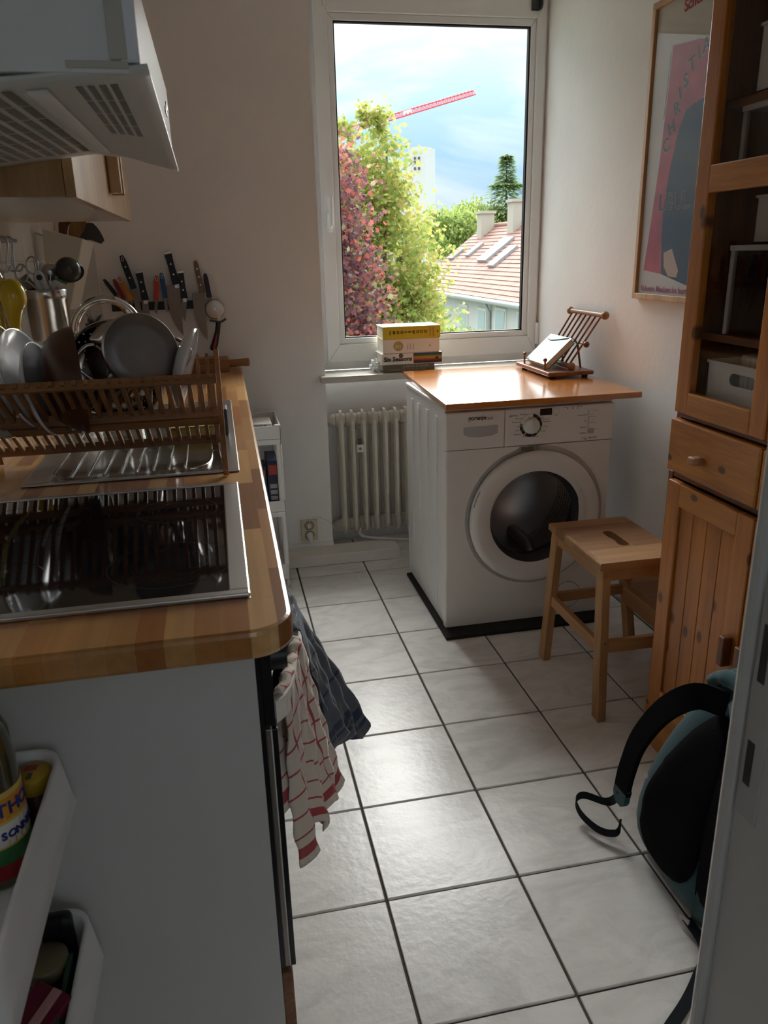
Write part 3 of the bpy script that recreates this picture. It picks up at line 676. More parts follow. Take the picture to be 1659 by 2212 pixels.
up_ = MB().cyl((1.222, -.635, 1.112), (1.222, -.335, 1.112), .010, n=14).build('upper_rail', M_dowel, st)
for y in (-.642, -.328): MB().ball((1.222, y, 1.112), .0165).build('rail_ball', M_dowel, up_)
for k in range(7):
    f_ = k/6; MB().cyl((1.115, -.565+.245*f_, zl), (1.222, -.615+.26*f_, 1.112), .0042, n=8).build('spindle', M_cherry, st)
for y in (-.53, -.36): MB().cyl((1.165, y, 1.0), (1.185, y, BZ+.02), .0045, n=8).build('prop', M_cherry, st)
pv = MB().cyl((1.168, -.60, 1.0), (1.168, -.30, 1.0), .005, n=8).build('prop_rail', M_cherry, st); MB().ball((1.168, -.605, 1.0), .0125).build('prop_ball', M_cherry, pv)
# notebook leaning on it
nb = thing('notebook', 'pale blue notebook with ribbon leaning on the wooden book stand', 'book', (1.05, -.45, BZ+.03))
a_ = Vector((1.036, 0, BZ+.0270)); d_ = Vector((.105, 0, .095)).normalized(); nrm = Vector((-d_.z, 0, d_.x))
def nbox(u0, u1, t0, t1, y0, y1): 
    M = Matrix((d_, Vector((0, 1, 0)), nrm)).transposed().to_4x4(); M.translation = a_; return MB().box(u0, u1, y0, y1, t0, t1, .0012, 1, M)
M_teal = mat('pale_blue_cover', (.075, .27, .32), .4, var=.15, vscale=14); M_page = mat('paper_edge', (.72, .66, .55), .8, var=.1, vscale=60)
nbox(0, .150, .0245, .0270, -.555, -.345).build('cover', M_teal, nb); nbox(0, .150, .0005, .0030, -.555, -.345).build('cover', M_teal, nb)
nbox(.003, .147, .0030, .0245, -.551, -.347).build('pages', M_page, nb)
rb = [a_+d_*.125+nrm*.0275+Vector((0, -.36, 0)), a_+d_*.118+nrm*.0285+Vector((0, -.40, 0)), a_+d_*.128+nrm*.0285+Vector((0, -.46, 0)), a_+d_*.142+nrm*.0285+Vector((0, -.52, 0)), a_+d_*.153+nrm*.02+Vector((0, -.55, 0)), a_+d_*.15+nrm*.0+Vector((0, -.565, 0)), a_+d_*.12+nrm*-.01+Vector((0, -.57, 0))]
MB().tube(smooth_path(rb, 5), .0022, 6).build('ribbon', mat('teal_ribbon', (.05, .17, .18), .6), nb)

# books on the sill
bk = mat
def book(name, label, x0, x1, z0, z1, y0, y1, cov, m_page=M_page):
    t = thing(name, label, 'book', ((x0+x1)/2, (y0+y1)/2, z0), 0, 'cookbooks stacked on the window sill')
    c = .0025
    MB().box(x0, x1, y0, y1, z1-c, z1, .0006, 1).build('cover', cov, t); MB().box(x0, x1, y0, y1, z0+.0002, z0+c, .0006, 1).build('cover', cov, t)
    sp = MB().box(x0, x1, y0-.001, y0+.003, z0+.0003, z1-.0002, .0006, 1).build('spine', cov, t)
    MB().box(x0+.004, x1-.003, y0+.003, y1-.004, z0+c, z1-c).build('pages', m_page, t)
    return t, sp
M_olive = mat('olive_cover', (.17, .15, .10), .5, var=.1); M_whc = mat('white_cover', (.78, .77, .74), .4); M_yel = mat('yellow_cover', (.62, .53, .04), .4); M_dk = mat('dark_cover', (.10, .09, .08), .5)
SB = .8525
FY = lambda x, z, y: frame((x, y, z), (1, 0, 0), (0, 0, 1)); FYi = lambda x, z, y: frame((x, y, z), (-1, 0, 0), (0, 0, -1))
t1, s1 = book('cookbook', 'olive brown paperback at the bottom of the sill book stack', .450, .690, SB, SB+.034, -.072, .07, M_olive)
text('MOOSEWOOD RESTAURANT', .013, mat('tan_print', (.40, .36, .26), .5), s1, FYi(.56, SB+.010, -.0735), bold=.0002); text('BOOK OF DESSERTS', .013, MATS['tan_print'], s1, FYi(.60, SB+.024, -.0735), bold=.0002)
t2, s2 = book('cookbook', 'white cookbook with rainbow striped spine end, second from the bottom', .444, .722, SB+.0345, SB+.083, -.080, .065, M_whc)
text('Six Seasons', .028, M_ink, s2, FY(.518, SB+.058, -.0822), bold=.0007)
zz = SB+.037
for k, c in enumerate(((.03, .03, .04), (.10, .03, .05), (.45, .05, .03), (.55, .22, .03), (.25, .28, .05), (.05, .10, .05), (.03, .06, .12))):
    MB().box(.590, .722, -.0820, -.0810, zz+k*.0064, zz+k*.0064+.0064).build('stripe', mat('stripe_%d' % k, c, .5), s2)
MB().prism([(.688, -.0822, SB+.058), (.704, -.0822, SB+.066), (.704, -.0822, SB+.050)], (0, -.0006, 0)).build('emblem', M_ink, s2)
MB().lathe([(.010, 0), (0, .0005)], Matrix.Translation((.532, -.0815, SB+.073)) @ Matrix.Rotation(PI/2, 4, 'X'), 20).build('emblem', M_dk, s2)
t3, s3 = book('cookbook', 'thick white cookbook with gold round emblem, under the yellow one', .452, .712, SB+.0835, SB+.146, -.076, .07, M_whc)
MB().lathe([(.022, 0), (0, .0006)], Matrix.Translation((.522, -.0772, SB+.115)) @ Matrix.Rotation(PI/2, 4, 'X'), 28).build('emblem', mat('gold_print', (.45, .34, .12), .4), s3)
text('joy', .024, M_whc, s3, FY(.522, SB+.115, -.0782)); 
for x in (.565, .578, .592): text('cooking', .008, M_gink, s3, frame((x, -.0775, SB+.112), (0, 0, -1), (1, 0, 0)))
text('A', .016, M_gink, s3, FY(.668, SB+.113, -.0775))
t4, s4 = book('cookbook', 'thick yellow cookbook with pale top on top of the sill book stack', .452, .716, SB+.1465, SB+.200, -.078, .075, M_yel)
MB().box(.4525, .7155, -.0775, .0745, SB+.2001, SB+.2008).build('front_print', mat('pale_blue_print', (.62, .70, .72), .35, var=.2, vscale=25), t4)
text('the', .014, M_ink, s4, frame((.486, -.0797, SB+.174), (0, 0, -1), (1, 0, 0)))
for k, ch in enumerate('MOOSEWOOD'): text(ch, .017, M_ink, s4, frame((.502+k*.018, -.0797, SB+.175), (0, 0, -1), (1, 0, 0)), bold=.0004)
for x in (.668, .682): text('COOKBOOK', .007, M_gink, s4, frame((x, -.0797, SB+.174), (0, 0, -1), (1, 0, 0)))
text('K', .012, M_ink, s4, FY(.703, SB+.174, -.0797), bold=.0004)
cw = MB(); rnd = random.Random(3)
def crump(u, v):
    a = u*2*PI; b = (v-.5)*PI; r = .028*(1+.35*rnd.uniform(-1, 1)); return (.425+r*math.cos(a)*math.cos(b)*.8, -.03+r*math.sin(a)*math.cos(b), .884+r*math.sin(b)*.95)
cw.grid(crump, 14, 8, False)
tag(cw.build('plastic_wrap', mat('crumpled_film', (.75, .76, .76), .2, spec=.8, alpha=.75), origin=(.425, -.03, .852)), 'crumpled clear plastic wrap tucked beside the book stack', 'plastic wrap')

# ================================================================== step stool
M_beech = wood('beech_stool', '#b88c5e', '#986c42', 'X', 9, .5, bumps=.06)
M_beechz = wood('beech_leg', '#b88c5e', '#986c42', 'Z', 9, .5, bumps=.06)
M_beechy = wood('beech_rail', '#b88c5e', '#986c42', 'Y', 9, .5, bumps=.06)
so = thing('step_stool', 'beech step stool with hand hole in its seat before the washing machine', 'stool', (.93, -1.43, 0))
def seat_plate():
    bm = bmesh.new(); x0, x1, y0, y1, z0, z1 = .762, 1.035, -1.608, -1.235, .478, .500
    def slot(z, n=8):
        P = []
        for cx, cy, a0 in ((.905, -1.372, 0), (.905, -1.472, PI)):
            for k in range(n+1): a = a0+PI*k/n; P.append((cx+.017*math.cos(a), cy+.017*math.sin(a), z))
        return P
    R_ = []
    for i, z in ((.003, z1), (0, z1-.003), (0, z0)): R_.append([bm.verts.new(p) for p in ((x0+i, y0+i, z), (x1-i, y0+i, z), (x1-i, y1-i, z), (x0+i, y1-i, z))])
    for a, b in zip(R_, R_[1:]):
        for k in range(4): bm.faces.new((a[k], a[(k+1) % 4], b[(k+1) % 4], b[k]))
    H_ = [[bm.verts.new(p) for p in slot(z)] for z in (z1, z0)]; n = len(H_[0])
    for k in range(n): bm.faces.new((H_[0][k], H_[0][(k+1) % n], H_[1][(k+1) % n], H_[1][k]))
    for a, h in ((R_[0], H_[0]), (R_[-1], H_[1])):
        es = []
        for lp in (a, h):
            for k in range(len(lp)): es.append(bm.edges.get((lp[k], lp[(k+1) % len(lp)])) or bm.edges.new((lp[k], lp[(k+1) % len(lp)])))
        bmesh.ops.triangle_fill(bm, edges=es, use_beauty=True)
    bmesh.ops.recalc_face_normals(bm, faces=bm.faces); return bm
M_beechs = stave_mat('beech_seat', '#c09666', '#a0744a', '#80552f', .07, .42, .45, .3, 0, 0)
MB().bm(seat_plate()).build('seat', M_beechs, so)
def leg(xt, yt, xb, yb):
    w, t = .026, .044; mb = MB(); P = []
    for x, y, z in ((xb, yb, 0.0005), (xt, yt, .478)): P += [(x-w/2, y-t/2, z), (x+w/2, y-t/2, z), (x+w/2, y+t/2, z), (x-w/2, y+t/2, z)]
    bm = bmesh.new(); v = [bm.verts.new(p) for p in P]
    for f in ((3, 2, 1, 0), (4, 5, 6, 7), (0, 1, 5, 4), (1, 2, 6, 5), (2, 3, 7, 6), (3, 0, 4, 7)): bm.faces.new([v[i] for i in f])
    bmesh.ops.bevel(bm, geom=bm.edges[:], offset=.002, segments=2, affect='EDGES', profile=.5)
    return mb.bm(bm).build('leg', M_beechz, so)
LG = {'fl': leg(.785, -1.262, .766, -1.24), 'nl': leg(.785, -1.582, .776, -1.632), 'fr': leg(1.012, -1.262, 1.10, -1.225), 'nr': leg(1.012, -1.582, 1.10, -1.632)}
MB().box(.790, 1.006, -1.595, -1.577, .438, .477, .001).build('apron', M_beech, so); MB().box(.790, 1.006, -1.267, -1.249, .438, .477, .001).build('apron', M_beech, so)
MB().box(.774, .792, -1.56, -1.283, .438, .477, .001).build('apron', M_beechy, so)
MB().bar((.776, -1.268, .232), (.776, -1.592, .232), .016, .036).build('stretcher', M_beechy, so)
MB().bar((.79, -1.252, .235), (1.055, -1.245, .235), .016, .034, bev=.001).build('stretcher', M_beech, so); MB().bar((.79, -1.612, .235), (1.055, -1.615, .235), .016, .040, bev=.001).build('stretcher', M_beech, so)
MB().box(1.035, 1.215, -1.60, -1.25, .255, .275, .002).build('step', M_beechs, so)
MB().box(1.040, 1.056, -1.598, -1.252, .190, .2545, .001).build('step_apron', M_beechy, so)
for z in (.458, .252): 
    yb = -1.582-.05*(1-z/.478)-.0225; MB().cyl((.782, yb, z), (.782, yb-.0015, z), .004, n=12).build('screw', steel, LG['nl'])

# ================================================================== radiator, socket, cables
rad = thing('radiator', 'old cream cast-iron column radiator under the window', 'radiator', (.6, .04, .06))
M_rad = mat('old_cream_enamel', (.66, .62, .53), .4, var=.08, vscale=12, bump=.1, bscale=30)
def section():
    mb = MB()
    for z in (.112, .625): mb.lathe([(.0, -.0258), (.026, -.0255), (.031, -.022), (.034, -.008), (.034, .008), (.031, .022), (.026, .0255), (0, .0258)], Matrix.Translation((0, 0, z)) @ Matrix.Rotation(PI/2, 4, 'Y') , 18)
    for y in (-.045, .045):
        P = [(0, y*.1, .09), (0, y*.75, .115), (0, y, .17), (0, y, .56), (0, y*.8, .615), (0, y*.1, .65)]
        mb.tube(smooth_path(P, 4), [.0125]*21, 10)
    # front and crown fin
    P = [(0, -.05, .085), (0, -.066, .16), (0, -.066, .57), (0, -.05, .64), (0, -.02, .672), (0, .03, .665)]
    mb.tube(smooth_path(P, 4), 1, flat=(.004, .012, (1, 0, 0)))
    mb.cyl((0, -.02, .085), (0, -.028, .062), .007, .002, 8)
    return mb
me = None
for k in range(13):
    x = .262+k*.0517
    if me is None: o = section().build('section', M_rad); me = o.data
    else: o = bpy.data.objects.new('section', me); COL.objects.link(o)
    o.parent = rad; o.location = (x-.6, .045-.04, -.06)
for z in (.112, .625):
    MB().lathe([(.031, 0), (.030, .012), (.024, .016), (.022, .024), (.012, .026), (.012, .034), (0, .035)], Matrix.Translation((.236, .045, z)) @ Matrix.Rotation(-PI/2, 4, 'Y'), 18).build('end_plug', M_rad, rad)
for x in (.35, .75): MB().box(x-.01, x+.01, .06, .14, .575, .595).build('wall_bracket', M_rad, rad)
for x in (.35, .75): MB().box(x-.01, x+.01, .06, .14, .075, .10).build('wall_bracket', M_rad, rad)
hm = MB().box(.325, .357, -.036, -.018, .485, .520, .003).build('heat_meter', white_pl, rad); MB().cyl((.341, -.036, .502), (.341, -.0385, .502), .007, n=14).build('seal', mat('copper_seal', (.35, .2, .12), .4), hm)
MB().box(.333, .349, -.028, -.018, .520, .545).build('bracket', mat('dark_bracket', (.1, .09, .08), .6), hm)

sk = thing('wall_socket', 'cream double wall socket with two white plugs left of the radiator', 'socket', (.079, YW, .083))
M_crm = mat('cream_plastic', (.66, .60, .45), .4)
pt = MB().box(.040, .118, YW-.012, YW, .083, .188, .004).build('plate', M_crm, sk)
for z in (.160, .112):
    MB().lathe([(.0225, .0005), (.0205, .0008), (.0195, -.0)], Matrix.Translation((.079, YW-.012, z)) @ Matrix.Rotation(PI/2, 4, 'X'), 24).build('socket_ring', M_dk, pt)
    MB().lathe([(.0195, .0003), (.0, .0003)], Matrix.Translation((.079, YW-.012, z)) @ Matrix.Rotation(PI/2, 4, 'X'), 24).build('socket_well', mat('cream_dark', (.45, .41, .32), .5), pt)
pa = thing('power_cord', 'thin white cord with flat plug looping from the upper socket', 'cord', (.079, YW-.02, .160))
MB().box(.070, .088, YW-.036, YW-.0125, .152, .172, .005).build('plug', white_pl, pa)
MB().tube(smooth_path([(.079, YW-.03, .17), (.082, YW-.03, .19), (.115, YW-.02, .203), (.165, YW-.012, .175), (.205, -.05, .125), (.225, -.03, .10)], 6), .0018, 6).build('cable', white_pl, pa)
pb = thing('power_cord', 'white cord with round plug in the lower socket running to the floor casing', 'cord', (.079, YW-.02, .112))
MB().tube([(.079, YW-.0125, .112), (.079, YW-.03, .112), (.080, YW-.046, .105), (.081, YW-.05, .085)], [.016, .016, .011, .007], 12).build('plug', white_pl, pb)
MB().tube(smooth_path([(.081, YW-.05, .088), (.080, YW-.052, .07), (.068, YW-.05, .058), (.04, YW-.045, .0555), (-.03, YW-.04, .0555)], 6), .0035, 8).build('cable', white_pl, pb)
pc = MB().tube(smooth_path([(.33, -.04, .115), (.325, -.05, .085), (.36, -.06, .07), (.42, -.07, .062), (.50, -.09, .056), (.60, -.12, .054), (.66, -.15, .055)], 6), .006, 8).build('drain_hose', mat('white_hose', (.62, .61, .58), .5), origin=(.33, -.05, .06))
tag(pc, 'thin white hose hanging under the radiator towards the washing machine', 'hose')
# ================================================================== tall pine cabinet on the right
M_pine = wood('honey_pine', '#c27a32', '#8e4f1a', 'Z', 30, .36, knots=.10, coat=.25, kscale=8, band=.7, kcol=(.07, .022, .008))
M_piney = wood('honey_pine_cross', '#c88438', '#945620', 'Y', 26, .36, knots=.10, coat=.25, kscale=9, band=.7, kcol=(.07, .022, .008))
M_pined = wood('dark_pine_edge', '#8a4f20', '#5a3012', 'Z', 16, .4, coat=.2)
pc_ = thing('pine_cabinet', 'tall honey pine cabinet with glass upper door on the right', 'cabinet', (1.05, -2.12, 0))
CX, CB, CA, CE = .860, XR-.003, -1.765, -2.49       # front, back, far end, near end
MB().box(CX+.002, CB, CA, CA+.018, .0005, .812, .001).build('side_panel', M_pined, pc_)
MB().box(CX+.006, CB, CA-.006, CA+.012, .812, 2.30, .001).build('side_panel', M_pined, pc_)
MB().box(CX+.002, CB, CE, CE+.018, .0005, 2.30, .001).build('side_panel', M_pined, pc_)
MB().box(CB-.008, CB, CE+.018, CA-.006, .02, 2.30).build('back_panel', M_pined, pc_)
MB().box(CX, CB-.008, CE+.018, CA-.006, 2.28, 2.30).build('top_panel', M_piney, pc_)
MB().box(CX+.012, CB-.008, CE+.018, CA-.006, .962, .980, .001).build('shelf', M_piney, pc_)
MB().box(CX+.004, CB-.008, CE+.018, CA-.001, .800, .816, .002).build('shelf', M_pined, pc_)
MB().box(CX+.012, CB-.008, -2.125, -2.110, .816, 2.28).build('divider', M_pined, pc_)
SH1, SH2 = 1.165, 1.665
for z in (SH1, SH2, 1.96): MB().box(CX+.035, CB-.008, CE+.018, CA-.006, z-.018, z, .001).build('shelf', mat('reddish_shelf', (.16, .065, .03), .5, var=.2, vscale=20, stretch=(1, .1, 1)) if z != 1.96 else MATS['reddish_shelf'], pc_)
MB().box(CX-.002, CX+.012, CE, CA+.018, .0005, .142, .002).build('plinth', M_piney, pc_)
MB().box(CX-.004, CX+.01, CE+.0, CA-.002, .958, .972, .004).build('moulding', M_pined, pc_)
def glazed_door(y0, y1):     # y0 near, y1 far
    d = thing('glass_door', None, None); d.location = (CX-1.05, (y0+y1)/2+2.12, .97); d.parent = pc_; del_ = None
    x0, x1 = CX-.016, CX+.006
    MB().box(x0, x1, y1-.052, y1, .972, 2.28, .003).build('stile', M_pine, d); MB().box(x0, x1, y0, y0+.052, .972, 2.28, .003).build('stile', M_pine, d)
    for a, b in ((.972, 1.026), (1.475, 1.533), (2.05, 2.11)): MB().box(x0-.001, x1-.001, y0+.052, y1-.052, a, b, .003).build('rail', M_piney, d)
    MB().box(CX-.006, CX-.003, y0+.048, y1-.048, 1.0, 2.26).build('pane', glass_mat('cabinet_glass', (.96, .95, .94), .9) if 'cabinet_glass' not in MATS else MATS['cabinet_glass'], d)
    return d
def panel_door(y0, y1):
    d = thing('panel_door', None, None); d.location = (CX-1.05, (y0+y1)/2+2.12, .145); d.parent = pc_
    x0, x1 = CX-.016, CX+.004
    MB().box(x0, x1, y1-.056, y1, .148, .797, .003).build('stile', M_pine, d); MB().box(x0, x1, y0, y0+.056, .148, .797, .003).build('stile', M_pine, d)
    for a, b in ((.738, .797), (.148, .205)): MB().box(x0-.0005, x1, y0+.056, y1-.056, a, b, .003).build('rail', M_piney, d)
    w = (y1-y0-.112)/4
    for k in range(4): MB().box(CX-.008, CX+.002, y0+.056+w*k+.001, y0+.056+w*(k+1)-.001, .205, .738, .002).build('board', M_pine, d)
    return d
glazed_door(-2.112, -1.774)
d1 = panel_door(-2.116, -1.776)
MB().box(CX-.040, CX-.016, -2.100, -2.080, .43, .505, .003).build('handle', M_pined, d1)
glazed_door(-2.475, -2.120)
d2 = panel_door(-2.478, -2.122)
MB().box(CX-.040, CX-.016, -2.158, -2.138, .43, .505, .003).build('handle', M_pined, d2)
for y0, y1 in ((-2.114, -1.770), (-2.478, -2.122)):
    dw = MB().box(CX-.020, CX+.008, y0, y1, .822, .955, .004).build('drawer', M_piney, pc_)
    MB().box(CX-.048, CX-.020, (y0+y1)/2-.012 if y0 < -2.2 else -1.925, (y0+y1)/2+.012 if y0 < -2.2 else -1.897, .868, .888, .004).build('knob', M_dowel, dw)

# bins and boxes behind the cabinet glass
def bin_(label, x0, x1, y0, y1, z, h, m):
    t = thing('storage_bin', label, 'bin', ((x0+x1)/2, (y0+y1)/2, z), 0, 'plastic bins in the pine cabinet')
    tk = .003; b = MB()
    b.box(x0, x1, y0, y0+tk, z+.001, z+h); b.box(x0, x1, y1-tk, y1, z+.001, z+h); b.box(x1-tk, x1, y0, y1, z+.001, z+h); b.box(x0, x1, y0, y1, z+.001, z+.004)
    b.build('shell', m, t)
    # front wall with oval hand hole (faces -x)
    bm = bmesh.new(); yc, zc, n = (y0+y1)/2, z+h*.72, 8; hw, hr = .032, .014
    out = [[bm.verts.new((x, y, zz)) for y, zz in ((y0, z+.001), (y1, z+.001), (y1, z+h), (y0, z+h))] for x in (x0, x0+tk)]
    ov_ = []
    for x in (x0, x0+tk):
        P = []
        for cy, a0 in ((yc+hw, -PI/2), (yc-hw, PI/2)):
            for k in range(n+1): a = a0+PI*k/n; P.append(bm.verts.new((x, cy+hr*math.cos(a), zc+hr*math.sin(a))))
        ov_.append(P)
    for A in (out, ov_):
        for k in range(len(A[0])): j = (k+1) % len(A[0]); bm.faces.new((A[0][k], A[0][j], A[1][j], A[1][k]))
    for s_ in (0, 1):
        es = []
        for lp in (out[s_], ov_[s_]):
            for k in range(len(lp)): es.append(bm.edges.get((lp[k], lp[(k+1) % len(lp)])) or bm.edges.new((lp[k], lp[(k+1) % len(lp)])))
        bmesh.ops.triangle_fill(bm, edges=es, use_beauty=True)
    bmesh.ops.recalc_face_normals(bm, faces=bm.faces); MB().bm(bm).build('front_wall', m, t)
    rim = MB(); rim.box(x0-.004, x0, y0-.004, y1+.004, z+h-.006, z+h); rim.box(x0-.004, x1+.004, y0-.004, y0, z+h-.006, z+h); rim.box(x0-.004, x1+.004, y1, y1+.004, z+h-.006, z+h); rim.build('rim', m, t)
    return t
M_bin = mat('white_bin', (.72, .73, .72), .35, trans=0)
M_bing = mat('grey_bin', (.60, .61, .60), .4)
bin_('white bin with oval hand hole standing lowest behind the cabinet glass', .885, 1.17, -2.095, -1.835, .981, .125, M_bin)
bin_('pale bin with hand hole stacked over the clear box behind the glass', .925, 1.20, -2.10, -1.89, 1.365, .10, M_bing)
bin_('white bin with hand hole on the upper reddish shelf', .90, 1.19, -2.10, -1.875, SH2+.001, .13, M_bing)
bin_('white bin on the topmost shelf of the pine cabinet', .90, 1.19, -2.10, -1.86, 1.961, .12, M_bin)
clr = glass_mat('clear_plastic', (.86, .86, .87), 1.0); M_rim = mat('frosted_rim', (.45, .45, .44), .5)
def clear_box(label, x0, x1, y0, y1, z, h):
    t = thing('clear_box', label, 'storage box', ((x0+x1)/2, (y0+y1)/2, z), 0, 'clear boxes in the pine cabinet')
    tk = .003; b = MB(); b.box(x0, x0+tk, y0, y1, z+.002, z+h); b.box(x1-tk, x1, y0, y1, z+.002, z+h); b.box(x0, x1, y0, y0+tk, z+.002, z+h); b.box(x0, x1, y1-tk, y1, z+.002, z+h); b.box(x0, x1, y0, y1, z+.001, z+.004)
    b.build('shell', clr, t)
    MB().box(x0-.006, x1+.006, y0-.006, y1+.006, z+h, z+h+.012, .002).build('lid', M_rim, t)
    for y in (y0, y1): MB().box(x0-.002, x0+.008, y-.006, y+.006, z+.001, z+h, .001).build('corner_post', M_rim, t)
    return t
clear_box('clear box with frosted lid on the lower reddish shelf', .90, 1.18, -2.095, -1.86, SH1+.001, .185)
t_ = clear_box('clear divided box standing below the upper reddish shelf', .90, 1.18, -2.09, -1.85, 1.535-.0, .10)
bpack = MB().box(.96, 1.10, -2.04, -1.92, SH1+.006, SH1+.10, .02, 3).build('food_packet', mat('dark_packet', (.05, .03, .03), .3, bump=.6, bscale=30), origin=(1.03, -1.98, SH1+.006))
tag(bpack, 'dark glossy food packet inside the lower clear box', 'packet')
p2 = MB().box(.95, 1.12, -2.05, -1.89, 1.541, 1.60, .02, 3).build('food_packet', mat('pinkish_film', (.30, .16, .15), .25, bump=.8, bscale=25), origin=(1.03, -1.97, 1.541))
tag(p2, 'pinkish film packet inside the divided clear box', 'packet')
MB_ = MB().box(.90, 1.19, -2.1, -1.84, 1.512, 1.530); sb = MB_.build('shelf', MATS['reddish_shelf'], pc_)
tag(MB().box(.90, .94, -2.04, -1.93, .99, 1.128, .006).build('ribbon_roll', mat('grey_ribbon', (.35, .36, .36), .6, var=.3, vscale=60, stretch=(1, 4, .1)), origin=(.92, -1.985, .99)), 'grey ribbon roll sticking out of the lowest white bin', 'ribbon')
tag(MB().box(.955, 1.0, -2.075, -2.00, .99, 1.122, .002).build('small_carton', mat('ochre_carton', (.38, .24, .08), .5), origin=(.98, -2.04, .99)), 'small ochre carton sticking out of the lowest white bin', 'carton')

# ================================================================== framed poster on the right wall
po = thing('framed_poster', 'framed red and black poster behind glass beside the pine cabinet', 'poster', (1.235, -1.14, 1.18))
M_frame = wood('light_maple_frame', '#c8a070', '#a98050', 'Z', 12, .4)
PX = XR-.001; fy0, fy1, fz0, fz1 = -1.47, -.822, 1.186, 2.115
for k, (a, b, c, d) in enumerate(((fy0, fy1, fz0, fz0+.020), (fy0, fy1, fz1-.020, fz1), (fy0, fy0+.020, fz0+.02, fz1-.02), (fy1-.020, fy1, fz0+.02, fz1-.02))):
    MB().box(PX-.020, PX, a, b, c, d, .002).build('frame_bar', M_frame, po)
pp_ = MB().box(PX-.008, PX-.002, fy0+.015, fy1-.015, fz0+.015, fz1-.015).build('paper', mat('poster_paper', (.60, .58, .52), .7), po)
xs = PX-.0083
M_red = mat('poster_red', (.46, .045, .035), .7, var=.25, vscale=14); M_pblk = mat('poster_black', (.02, .022, .024), .7); M_skin = mat('poster_beige', (.52, .38, .26), .7)
def sheet(poly, m, name, off=0): MB().prism([(xs-off, y, z) for y, z in poly], (-.0002, 0, 0)).build(name, m, pp_)
red = [(-.948, 1.968), (-1.094, 1.954), (-1.20, 1.93), (-1.28, 1.84), (-1.20, 1.80), (-1.124, 1.785), (-1.053, 1.766), (-1.017, 1.704), (-.992, 1.613), (-.97, 1.487), (-.972, 1.40), (-.989, 1.273), (-.872, 1.284), (-.897, 1.447), (-.921, 1.628), (-.937, 1.816)]
blk = [(-1.124, 1.785), (-1.28, 1.80), (-1.42, 1.72), (-1.45, 1.215), (-1.136, 1.243), (-.989, 1.273), (-.972, 1.40), (-.97, 1.487), (-.992, 1.613), (-1.017, 1.704), (-1.053, 1.766)]
sheet(red, M_red, 'red_print'); sheet(blk, M_pblk, 'black_print', .0002)
sheet([(-.995, 1.342), (-1.043, 1.355), (-1.092, 1.286), (-1.084, 1.264), (-1.033, 1.267), (-1.002, 1.298)], M_skin, 'beige_print', .0005)
FP = lambda y, z, rot, o=.0006: frame((xs-o, y, z), (0, -math.cos(rot), math.sin(rot)), (0, math.sin(rot), math.cos(rot)))
for ch, (y, z), r in zip('CHRISTIA', ((-.956, 1.675), (-.978, 1.725), (-1.0, 1.778), (-1.013, 1.819), (-1.039, 1.850), (-1.066, 1.890), (-1.10, 1.915), (-1.135, 1.928)), (1.1, 1.05, 1.0, .95, .95, .85, .7, .6)):
    text(ch, .058, mat('poster_gold', (.38, .22, .05), .7), pp_, FP(y-.002, z-.002, r*.35), bold=.0024); text(ch, .058, M_pblk, pp_, FP(y, z, r*.35, .0009), bold=.0008)
text('LIBUL', .075, MATS['poster_gold'], pp_, FP(-1.03, 1.50, 0), bold=.0012); text('LIBUL', .075, M_pblk, pp_, FP(-1.03, 1.50, 0, .0009), bold=-.0004)
text('Schenk', .046, M_red, pp_, FP(-1.06, 2.066, .06), bold=.001); text('Valentin Musaum im Isartor'.replace('saum', 's\u00e4um'), .028, M_red, pp_, FP(-1.02, 1.222, 0), bold=.0004)
MB().prism([(xs, -.936, 1.95), (xs, -.940, 1.95), (xs, -.926, 1.76), (xs, -.922, 1.76)], (-.0003, 0, 0)).build('fine_print', M_gink, pp_)
MB().box(PX-.013, PX-.011, fy0+.018, fy1-.018, fz0+.018, fz1-.018).build('glass_sheet', glass_mat('picture_glass', (.98, .98, .98), .75), po)

# ================================================================== slim white trolley by the window wall
tr = thing('slim_trolley', 'slim white plastic trolley between worktop and radiator wall', 'trolley', (-.13, -.23, 0))
tx0, tx1, ty0, ty1 = -.225, -.045, -.40, -.085
for x in (tx0+.012, tx1-.012):
    for y in (ty0+.012, ty1-.012):
        MB().tube([(x, y, .035), (x, y, .36), (x, y, .40), (x, y, .70), (x, y, .715)], [.0105, .0115, .013, .012, .013], 12).build('post', white_pl, tr)
        w_ = MB().ball((x, y, .018), .0175, 14, (.6, 1, 1)).build('castor', white_pl, tr)
for z, h in ((.655, .058), (.345, .050), (.06, .05)):
    b = MB(); b.box(tx0, tx1, ty0, ty1, z, z+.006, .002); b.box(tx0, tx1, ty0, ty0+.006, z-.02, z+h, .002); b.box(tx0, tx1, ty1-.006, ty1, z-.02, z+h, .002); b.box(tx0, tx0+.006, ty0, ty1, z-.02, z+h, .002); b.box(tx1-.006, tx1, ty0, ty1, z-.02, z+h, .002)
    b.build('tray', white_pl, tr)
M_navy = mat('navy_carton', (.012, .02, .06), .4); M_rdp = mat('carton_red', (.40, .05, .03), .5)
